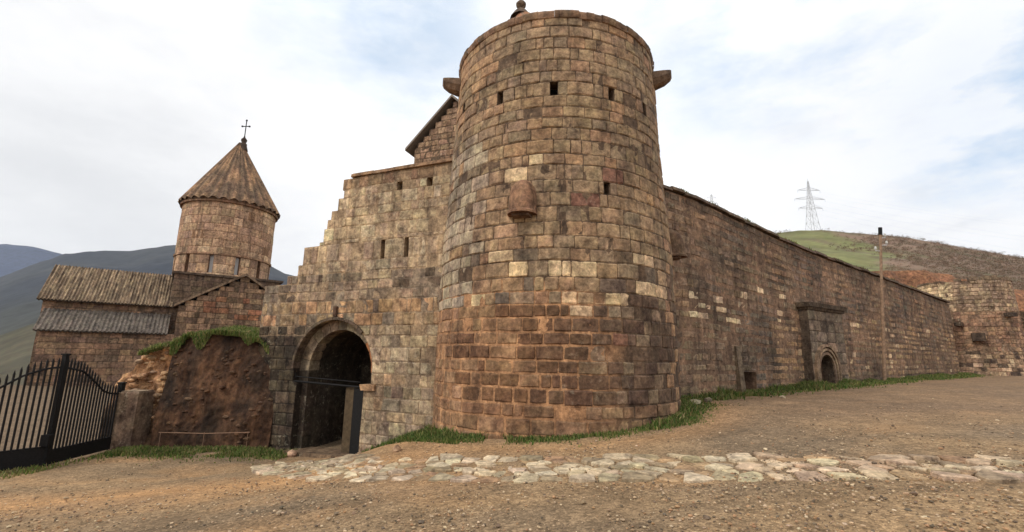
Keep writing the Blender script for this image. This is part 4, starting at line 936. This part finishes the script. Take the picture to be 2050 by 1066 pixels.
mb = MB(); mb.box((mp_.x+.03, mp_.y-.1, -.62), (.2, .14, .26)); build(mb, 'latch_box', M_IRON, ig)
# ---------------------------------------------------------------- church
def Q(px, py, Y): return at(px, py, Y)
ch = empty('church', (-30, 46, -1), 'stone church with round drum and ribbed conical roof behind the earth bank', 'church')
DC = Vector((Q(450, 520, 48).x, 48, 0)); DR = 4.30
zb0, ze = Q(450, 556, 44.5).z, Q(467, 413, 46).z
apx = Q(488, 287, 48)
cD = alb((166, 132, 104)); cD2 = alb((150, 120, 96)); cD3 = alb((180, 148, 118))
DH0 = math.atan2(-DC.y, -DC.x)
def PD(s, h, d):
    th = DH0+s/DR; r = DR+d+.04*0; return (DC.x+(r)*math.cos(th)+(h-zb0)*(apx.x-DC.x)/(apx.z-zb0)*0, DC.y+r*math.sin(th), h)
def oncy(px, py):
    d = ray(px, py); d = d/math.hypot(d.x, d.y); bq = -DC.x*d.x-DC.y*d.y; cq = DC.x**2+DC.y**2-DR*DR; t_ = -bq-math.sqrt(max(0, bq*bq-cq)); p = EYE+d*t_
    th = math.atan2(p.y-DC.y, p.x-DC.x)-DH0; th = (th+math.pi) % (2*math.pi)-math.pi; return th*DR, p.z
zw0, zw1 = oncy(450, 548)[1], oncy(450, 512)[1]; hsD = [zb0-.6, zw0]+courses(zw0, zw1, .8, .02)[1:]+courses(zw1, ze, .75, .05)[1:]
hsD = sorted(set(hsD)); wins = [oncy(x_, 528)[0] for x_ in (376, 421, 476, 525)]; step_ = 2*math.pi*DR/12
allw = [(wins[1]+wins[2])/2+step_*(k-.5) for k in range(-5, 7)]; allw = [q for q in allw if abs(q) < math.pi*DR-.3]
hD = [(zw0, zw1, (lambda h, c_=c_: (c_-.2, c_+.2)), c_) for c_ in allw]
mb = MB(); masonry(mb, PD, hsD, -math.pi*DR, math.pi*DR, lambda s, h: jit(cD if random.random() < .5 else cD2 if random.random() < .6 else cD3, .12), lambda s, h: alb((126, 94, 70)), hD, (.8, 1.3), .02, .02, .01, .8, .004, closed=True)
drum = build(mb, 'drum', M_CHURCH, ch)
for c_ in allw:
    q = MB(); q.hexa([PD(c_-.3, zw0-.1, -.35), PD(c_+.3, zw0-.1, -.35), PD(c_+.3, zw0-.1, -.42), PD(c_-.3, zw0-.1, -.42)]+[PD(c_-.3, zw1+.1, -.35), PD(c_+.3, zw1+.1, -.35), PD(c_+.3, zw1+.1, -.42), PD(c_-.3, zw1+.1, -.42)]); sub(drum, 'window', q, M_PALE)
mb = MB()
def ring(mb, z, h_, pr, col, n=60):
    for k in range(n):
        a, b_ = -math.pi*DR+2*math.pi*DR*k/n, -math.pi*DR+2*math.pi*DR*(k+.98)/n; mb.hexa([PD(a, z, pr), PD(b_, z, pr), PD(b_, z, -.3), PD(a, z, -.3)]+[PD(a, z+h_, pr), PD(b_, z+h_, pr), PD(b_, z+h_, -.3), PD(a, z+h_, -.3)], jit(col, .12))
for (z_, h_, p_, c_) in ((zw1+.02, .18, .10, alb((150, 116, 90))), (ze-.25, .5, .22, alb((118, 88, 66))), (zw0-.55, .22, .18, alb((84, 68, 56)))):
    mb = MB(); ring(mb, z_, h_, p_, c_); sub(drum, 'moulding', mb, M_CHURCH)
# ribbed cone
mb = MB(); nr_ = 32; rows = []; cols = []; er = DR+.30; sub_n = 6; zce = ze+.1
for j in range(15):
    f_ = j/14; r0 = er*(1-f_)+.12*f_; row = []; cc = []
    for k in range(nr_*sub_n+1):
        kk = k % (nr_*sub_n); ph = (kk % sub_n)/sub_n; rib = .15*(1-f_*.7)*abs(math.cos(math.pi*ph))**1.5; a = 2*math.pi*kk/(nr_*sub_n)
        z = zce+(apx.z-zce)*f_-(.14*(1-abs(math.cos(math.pi*ph))) if j == 0 else 0)
        row.append((DC.x+(r0+rib)*math.cos(a), DC.y+(r0+rib)*math.sin(a), z+rib*.6)); q = nz(math.cos(a)*5, math.sin(a)*5, z*.6)
        cc.append(jit(mixt(alb((158, 122, 90)), alb((104, 84, 68)), .5+q*1.3+.5*nz(kk//sub_n, 3.3, j*.3, .9)+(.35 if .3 < ph < .7 else 0)), .08))
    rows.append(row); cols.append(cc)
mb.grid(rows, cols); mb.grid([[(DC.x+(DR-.1)*math.cos(2*math.pi*k/60), DC.y+(DR-.1)*math.sin(2*math.pi*k/60), zce-.05) for k in range(61)], [(DC.x+(er)*math.cos(2*math.pi*k/60), DC.y+(er)*math.sin(2*math.pi*k/60), zce-.1) for k in range(61)]], alb((90, 68, 52)))
cone = build(mb, 'cone_roof', M_CHURCH, ch)
mb = MB(); lathe(mb, apx, [(.5, -.9), (.34, -.3), (.34, -.1), (.2, .0), (.3, .25), (.3, .4), (.1, .65), (.05, .9)], col=alb((70, 58, 50)))
fn_ = sub(cone, 'finial', mb, M_CHURCH, True)
mb = MB(); mb.tube([apx+Vector((0, 0, .8)), apx+Vector((0, 0, 2.7))], .05, 6); cx = apx+Vector((0, 0, 2.0))
mb.tube([cx+Vector((-.38, 0, 0)), cx+Vector((.38, 0, 0))], .05, 6)
for v_ in (Vector((-.4, 0, 0)), Vector((.4, 0, 0)), Vector((0, 0, .72))): mb.box(cx+v_, (.16, .1, .16))
sub(cone, 'cross', mb, M_IRON)
# church axis: nave to the left, crossing block and transept gable
nA = Q(75, 603, 37); nB = Q(345, 612, 42); nd = Vector((nB.x-nA.x, nB.y-nA.y, 0)); nL = nd.length; nd.normalize(); nn_ = Vector((nd.y, -nd.x, 0))
def PN(u, z, d): p = Vector((nA.x, nA.y, 0))+nd*u+nn_*d; return (p.x, p.y, z)
ez = (nA.z+nB.z)/2; rz_ = ez+3.3
cN = alb((132, 104, 82))
def onN(px, py, d=0):
    v = ray(px, py); o_ = Vector((nA.x, nA.y, 0))+nn_*d; t_ = (o_-EYE).dot(nn_)/v.dot(nn_); p = EYE+v*t_; return (p-o_).dot(nd), p.z
def clr(u, z): return jit(cN if random.random() < .6 else alb((112, 90, 74)), .15)
mb = MB(); masonry(mb, PN, courses(-1.5, ez, .5, .1), .3, nL+1, clr, lambda u, z: alb((92, 74, 60)), (), (.6, 1.1), .02, .02, .01, 7, .005)
# gable triangles of nave
mb.face([mb.vert(PN(.32, ez, -0), cN), mb.vert(PN(.32, rz_-.1, -3.5), cN), mb.vert(PN(.32, ez, -7), cN)])
build(mb, 'nave_wall', M_CHURCH, ch)
def tiled(mb, A, B, C_, D_, n, rib, col, rows_=8, th_=.16):
    """roof slope: A,B eave ends, C_,D_ ridge ends; n ribs"""
    A, B, C_, D_ = [Vector(q) for q in (A, B, C_, D_)]; nrm = (B-A).cross(D_-A).normalized(); nrm = nrm if nrm.z > 0 else -nrm; RR = []; CC = []
    for j in range(rows_+1):
        v_ = j/rows_; row = []; cc = []
        for k in range(n*4+1):
            u_ = k/(n*4); p = A.lerp(B, u_).lerp(D_.lerp(C_, u_), v_); h_ = rib if k % 4 in (0, 1) else 0; row.append(p+nrm*(h_+.02*nz(p.x, p.y, p.z, 1.5)))
            cc.append(jit(mixt(col[0], col[1], .5+1.3*nz(u_*n*1.3, v_*3, 5)), .14))
        RR.append(row); CC.append(cc)
    mb.grid(RR, CC); bt = [[p-nrm*th_ for p in r] for r in RR]
    mb.grid([bt[0], RR[0]], mixt(col[1], (0.02, 0.02, 0.02), .4)); mb.grid([bt[0], bt[-1]], col[1]); mb.grid([[r[0] for r in bt], [r[0] for r in RR]], col[1]); mb.grid([[r[-1] for r in bt], [r[-1] for r in RR]], col[1]); mb.grid([RR[-1], bt[-1]], col[1])
mb = MB(); rc = (alb((152, 130, 104)), alb((90, 74, 60)))
tiled(mb, PN(0, ez+.0, .45), PN(nL, ez, .45), PN(nL, rz_, -3.5), PN(0, rz_, -3.5), 40, .09, rc); tiled(mb, PN(0, ez, -7.45), PN(nL, ez, -7.45), PN(nL, rz_, -3.5), PN(0, rz_, -3.5), 40, .09, rc)
build(mb, 'nave_roof', M_CHURCH, ch)
# side aisle lean-to in front
au, az = onN(65, 662, 2.2); a1, az1 = onN(350, 668, 2.2); az = (az+az1)/2; zt2 = az+1.75
mb = MB(); masonry(mb, lambda u, z, d: PN(u, z, d+1.9), courses(-1.5, az, .5, .1), au+.3, nL+.5, clr, lambda u, z: alb((92, 74, 60)), (), (.6, 1.1), .02, .02, .01, 1.8, .005)
build(mb, 'aisle_wall', M_CHURCH, ch)
mb = MB(); tiled(mb, PN(au, az, 2.25), PN(nL, az, 2.25), PN(nL, zt2, .06), PN(au, zt2, .06), 30, .08, (alb((112, 102, 94)), alb((92, 83, 76))))
build(mb, 'aisle_roof', M_CHURCH, ch)
# crossing block
zc = zw0-.45
def PX(u, z, d): return PN(u, z, d-.3)
uc_ = (DC-Vector((nA.x, nA.y, 0))).dot(nd); dc_ = (DC-Vector((nA.x, nA.y, 0))).dot(nn_)
cu0 = nL-.2; cu1 = uc_+4.9
mb = MB(); masonry(mb, lambda u, z, d: PN(u, z, d+dc_+4.6), courses(-1.5, zc, .55, .1), cu0, cu1, lambda u, z: jit(alb((110, 90, 74)), .16), lambda u, z: alb((80, 66, 56)), (), (.6, 1.2), .02, .02, .01, 9.2, .005)
build(mb, 'crossing_wall', M_CHURCH, ch)
mb = MB()
mb.hexa([PN(cu0-.2, zc, dc_+4.8), PN(cu1+.2, zc, dc_+4.8), PN(cu1+.2, zc, dc_-4.8), PN(cu0-.2, zc, dc_-4.8)]+[PN(cu0-.2, zc+.2, dc_+4.8), PN(cu1+.2, zc+.2, dc_+4.8), PN(cu1+.2, zc+.2, dc_-4.8), PN(cu0-.2, zc+.2, dc_-4.8)], alb((88, 72, 60)))
build(mb, 'ledge', M_CHURCH, ch)
dT = dc_+6.2; tl, tz0 = onN(353, 612, dT); ta, tz1 = onN(492, 553, dT); tw = ta-tl
def gl(z): return tl+.15 if z < tz0 else tl+.15+(z-tz0)/(tz1-tz0)*tw
def colTr(u, z):
    if z > tz0-.8 and u > tl+tw*.45 and z < tz0+1.0 and random.random() < .5: return jit(alb((150, 102, 74)), .2)
    return jit(alb((140, 112, 88)) if random.random() < .6 else alb((104, 84, 68)), .2)
mb = MB(); masonry(mb, lambda u, z, d: PN(u, z, d+dT), courses(-1.5, tz1-.1, .5, .1), gl, lambda z: 2*ta-gl(z), colTr, lambda u, z: alb((100, 78, 60)), (), (.5, 1.0), .03, .03, .02, 3, .01)
build(mb, 'transept_wall', M_CHURCH, ch)
mb = MB()
for sg in (0, 1):
    u0 = tl-.15 if sg == 0 else 2*ta-tl+.15; z0 = tz0-.15*(tz1-tz0)/tw
    mb.hexa([PN(u0, z0, dT+.3), PN(ta, tz1, dT+.3), PN(ta, tz1, dT-4), PN(u0, z0, dT-4)]+[PN(u0, z0+.22, dT+.3), PN(ta, tz1+.22, dT+.3), PN(ta, tz1+.22, dT-4), PN(u0, z0+.22, dT-4)], alb((126, 104, 84)))
build(mb, 'transept_roof', M_CHURCH, ch)
# ---------------------------------------------------------------- utility pole
pb = at(1770, 764, 22.3); pt2 = at(1762, 457, 22.3)
up = empty('utility_pole', (pb.x, pb.y, pb.z), 'thin leaning wooden utility pole in front of the long wall', 'pole')
mb = MB(); mb.tube([pb-Vector((0, 0, .3)), pb.lerp(pt2, .5), pt2], [.075, .065, .055], 10); build(mb, 'pole', M_WOODPOLE, up)
mb = MB(); ax_ = (pt2-pb).normalized(); mb.tube([pt2-ax_*.35, pt2+ax_*.02], [.085, .085], 10); build(mb, 'cap', M_IRON, up)
for f_, s1_ in ((.88, .28), (.84, -.28), (.93, .2)):
    p_ = pb.lerp(pt2, f_); mb = MB(); mb.tube([p_, p_+Vector((s1_, -.05, .02)), p_+Vector((s1_, -.05, .10))], .018, 6); br = build(mb, 'bracket', M_STEEL, up)
    mb = MB(); lathe(mb, p_+Vector((s1_, -.05, .09)), [(.0, 0), (.05, .0), (.06, .05), (.035, .08), (.045, .12), (.0, .15)], 8, (.5, .5, .5)); sub(br, 'insulator', mb, M_PORC)
# ---------------------------------------------------------------- hills
def hill(name, pts, Y, foot, mat_, colf, label, zf=0, back=1.5, amp=.03, nx_=160, ny_=50, px0=None, px1=None, Yend=None):
    mb = MB(); P_ = sorted(pts); rows = []; cols = []
    x0 = P_[0][0]; x1 = P_[-1][0]
    rid = []
    for i in range(nx_+1):
        px = x0+(x1-x0)*i/nx_; py = interp(P_, px); rid.append(at(px, py, Y+(Yend-Y)*i/nx_ if Yend else Y))
    for j in range(ny_+1):
        f_ = j/ny_; row = []; cc = []
        for i in range(nx_+1):
            R_ = rid[i]
            if f_ <= .7: k = f_/.7; sc = foot+(1-foot)*k; z = zf+(R_.z-zf)*(k**.9*(1-.15*math.sin(k*math.pi)))
            else: k = (f_-.7)/.3; sc = 1+(back-1)*k; z = R_.z*(1-.75*k)+zf*k
            x, y = R_.x*sc, R_.y*sc; kk = min(1, abs(f_-.7)*5)
            z += amp*R_.z*(nz(x/Y*5, y/Y*5, 1)+.5*nz(x/Y*13, y/Y*13, 2)+.25*nz(x/Y*30, y/Y*30, 3))*kk*(0 if j == 0 else 1)
            z += amp*.12*R_.z*nz(x/Y*40, 5, 3)
            row.append((x, y, z)); cc.append(colf(x, y, z, i/nx_, f_))
        rows.append(row); cols.append(cc)
    mb.grid(rows, cols); o = build(mb, name, mat_, origin=(rid[nx_//2].x, rid[nx_//2].y, zf), smooth=True); tag(o, label, kind='structure'); return rows
def cMt(x, y, z, u, f_):
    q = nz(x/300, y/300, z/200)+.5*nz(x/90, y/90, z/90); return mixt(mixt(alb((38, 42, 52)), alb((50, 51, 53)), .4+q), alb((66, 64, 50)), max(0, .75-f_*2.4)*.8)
hill('mountain', [(-900, 640), (-500, 620), (-200, 585), (0, 556), (60, 532), (130, 509), (200, 502), (260, 503), (300, 497), (355, 490), (420, 492), (500, 510), (570, 548), (620, 560), (700, 590), (900, 640), (1300, 690)], 1300, .25, M_HILL, cMt, 'dark blue green mountain behind the church', -12, amp=.09, nx_=220, ny_=70)
hill('hill', [(-500, 700), (-200, 690), (0, 672), (60, 650), (130, 636), (345, 640), (600, 660), (800, 700)], 230, .35, M_HILL, lambda x, y, z, u, f_: jit(mixt(alb((62, 57, 42)), alb((76, 68, 50)), .5+nz(x/20, y/20, 4)), .06), 'olive brown slope below the mountain behind the church', -14, amp=.02)
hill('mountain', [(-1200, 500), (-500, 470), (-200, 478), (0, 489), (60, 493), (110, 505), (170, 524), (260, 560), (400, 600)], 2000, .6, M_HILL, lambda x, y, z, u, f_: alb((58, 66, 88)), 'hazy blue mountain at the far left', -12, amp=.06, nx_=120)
HG = alb((102, 100, 56)); HB = alb((112, 88, 70)); HO = alb((148, 102, 70)); HB2 = alb((92, 82, 56))
def cHl(x, y, z, u, f_):
    q = nz(x/30, y/30, 3)+.6*nz(x/11, y/11, 4); r_ = x/max(y, 1)
    k = (r_-(.80 if f_ < .5 else .80-(f_-.5)*.5))/.06+q*1.2; c = mixt(HG, HB, k)
    k2 = nz(x/14, y/20, 8); c = mixt(c, HB2, max(0, k2-.12)*3)
    return jit(c, .08)
hrows = hill('hill', [(900, 560), (1200, 500), (1428, 476), (1545, 468), (1600, 462), (1645, 461), (1700, 466), (1800, 474), (1880, 487), (1950, 500), (2050, 517), (2200, 540), (2500, 600), (3000, 680)], 285, .16, M_HILL, cHl, 'green hill with brown scrub beyond the long wall', .5, amp=.02, nx_=260, ny_=90, Yend=250)
# orange earth cut: steep bank in front of the hill
mb = MB(); rows = []; cols = []; tp = [(1700, 552), (1740, 541), (1800, 538), (1850, 540), (1890, 548), (1960, 560), (2100, 590)]
for j in range(25):
    row = []; cc = []
    for i in range(81):
        px = 1690+400*i/80; p = at(px, interp(tp, px)+3, 62); f_ = j/24; ds = 1-.16*(1-f_); x, y = p.x*ds, p.y*ds; z = .5+(p.z-.5)*f_+.5*nz(x*.5, z_ if False else f_*8, 3)*min(1, f_*3)*(1-f_)
        off = 1.2*nz(x*.35, f_*3, 5); row.append((x-off*.5, y+off, z)); cc.append(jit(mixt(HO, alb((110, 76, 54)), .4+1.2*nz(x*.5, f_*5, 6)), .15))
    rows.append(row); cols.append(cc)
mb.grid(rows, cols); mb.grid([rows[-1], [(p[0]*1.6, p[1]*1.6, p[2]*1.12) for p in rows[-1]]], HG)
tag(build(mb, 'earth_cutting', M_EARTH, origin=(45, 60, .5)), 'bare orange earth cutting on the hillside beyond the wall', kind='structure')
# scrub on the hill
mb = MB(); nxh = len(hrows[0]); k = 0; sc_c = [alb(c) for c in ((112, 86, 68), (100, 78, 62), (124, 96, 76), (92, 78, 58), (106, 90, 70))]
while k < 9000:
    j = random.uniform(8, 66); i = random.uniform(60, nxh-40); j0, i0 = int(j), int(i); a_ = Vector(hrows[j0][i0]).lerp(Vector(hrows[j0][i0+1]), i-i0); b_ = Vector(hrows[j0+1][i0]).lerp(Vector(hrows[j0+1][i0+1]), i-i0); p = a_.lerp(b_, j-j0)
    r_ = p.x/p.y; dens = (r_-(.80 if j < 45 else .72))/.1+1.3*nz(p.x/25, p.y/25, 6)
    if random.random() > dens: 
        if not (j > 61 and random.random() < .3): continue
    sz = random.uniform(.6, 1.5)*(p.y/230); c0 = random.choice(sc_c)
    for q in range(24):
        a = random.uniform(0, 6.28); rr = sz*random.random()**.5; h_ = random.uniform(.1, 1.15)*sz*(1-.3*rr/sz); ctr = p+Vector((rr*math.cos(a), rr*math.sin(a), h_)); b0 = len(mb.V); c = jit(c0, .18, .05)
        for _ in range(3): mb.vert(ctr+Vector((random.uniform(-1, 1), random.uniform(-1, 1), random.uniform(-.8, 1)))*sz*.25, c)
        mb.face((b0, b0+1, b0+2))
    k += 1
tag(build(mb, 'scrub', M_SCRUB, origin=(200, 230, 60)), 'brown leafless scrub covering the right side of the hill', kind='stuff')
# ---------------------------------------------------------------- pylons
def pylon(base, H_, W0, arms, label, name='pylon', thick=.11):
    r_ = empty(name, base, label, 'pylon', 'power pylons on the hill'); mb = MB(); B = Vector(base)
    def cor(f_, s1, s2): wd = W0*(1-f_)**1.2*.5+.45*(1-f_*.6); return B+Vector((s1*wd, s2*wd, H_*f_))
    lv = [0, .16, .3, .43, .54, .64, .73, .81, .88, .95]
    for (a, b_) in zip(lv, lv[1:]):
        C4 = [(-1, -1), (1, -1), (1, 1), (-1, 1)]
        for k in range(4):
            s_a, s_b = C4[k], C4[(k+1) % 4]
            mb.tube([cor(a, *s_a), cor(b_, *s_a)], thick*1.2, 4, caps=False); mb.tube([cor(a, *s_a), cor(b_, *s_b)], thick*.6, 4, caps=False); mb.tube([cor(a, *s_b), cor(b_, *s_a)], thick*.6, 4, caps=False); mb.tube([cor(b_, *s_a), cor(b_, *s_b)], thick*.6, 4, caps=False)
    mb.tube([B+Vector((0, 0, H_*.93)), B+Vector((0, 0, H_))], thick, 4)
    build(mb, 'lattice_mast', M_STEEL, r_)
    for (f_, w_) in arms:
        for sg in (-1, 1):
            mb = MB()
            tip = B+Vector((sg*w_, 0, H_*f_)); 
            for s2 in (-1, 1): mb.tube([cor(f_, sg, s2), tip], thick*.9, 4); mb.tube([cor(f_+.05, sg, s2), tip], thick*.7, 4)
            mb.tube([tip, tip-Vector((0, 0, 1.6))], thick*.8, 4)
            build(mb, 'crossarm', M_STEEL, r_)
    return r_
pA = at(1628, 463, 277); hA = at(1624, 357, 277).z-pA.z
pylon(pA-Vector((0, 0, .5)), hA, 5.0, ((.44, 7.5), (.61, 9.5), (.78, 7.0)), 'large lattice power pylon standing on the crest of the hill')
pB = at(1430, 478, 280); hB = at(1428, 384, 280).z-pB.z
pylon(pB-Vector((0, 0, .5)), hB, 6.0, ((.64, 3.2), (.76, 4.0), (.88, 3.0)), 'smaller faint lattice pylon whose tip shows above the long wall', thick=.06)
for k, (f_, w_) in enumerate(((.44, 7.5), (.61, 9.5), (.78, 7.0))):
    for sg in (-1, 1):
        a_ = Vector(pA)+Vector((sg*w_, 0, hA*f_-1.6)); b_ = Vector((430+sg*w_, 240, 45+12*k)); pts_ = [a_.lerp(b_, i/20)-Vector((0, 0, 9*4*(i/20)*(1-i/20)*.8)) for i in range(21)]
        mb = MB(); mb.tube(pts_, .02, 4, caps=False); tag(build(mb, 'power_line', M_STEEL, origin=a_), 'thin power line hanging from the large pylon towards the right', 'cable', 'power lines from the large pylon')
# ---------------------------------------------------------------- haze
mb = MB(); mb.box((0, 0, 290), (5600, 5600, 640)); mb.V = [(x, y, z) for x, y, z in mb.V]
hm = bpy.data.materials.new('haze_air'); hm.use_nodes = True; t = hm.node_tree; t.nodes.clear(); o_ = N(t, 'ShaderNodeOutputMaterial'); pv = N(t, 'ShaderNodeVolumePrincipled')
pv.inputs['Color'].default_value = (.80, .88, 1.0, 1); pv.inputs['Density'].default_value = .00008; pv.inputs['Anisotropy'].default_value = 0.2; t.links.new(pv.outputs[0], o_.inputs['Volume'])
HAZE = True
if HAZE: tag(build(mb, 'haze', hm), 'thin blue haze over the distant mountains', kind='stuff')
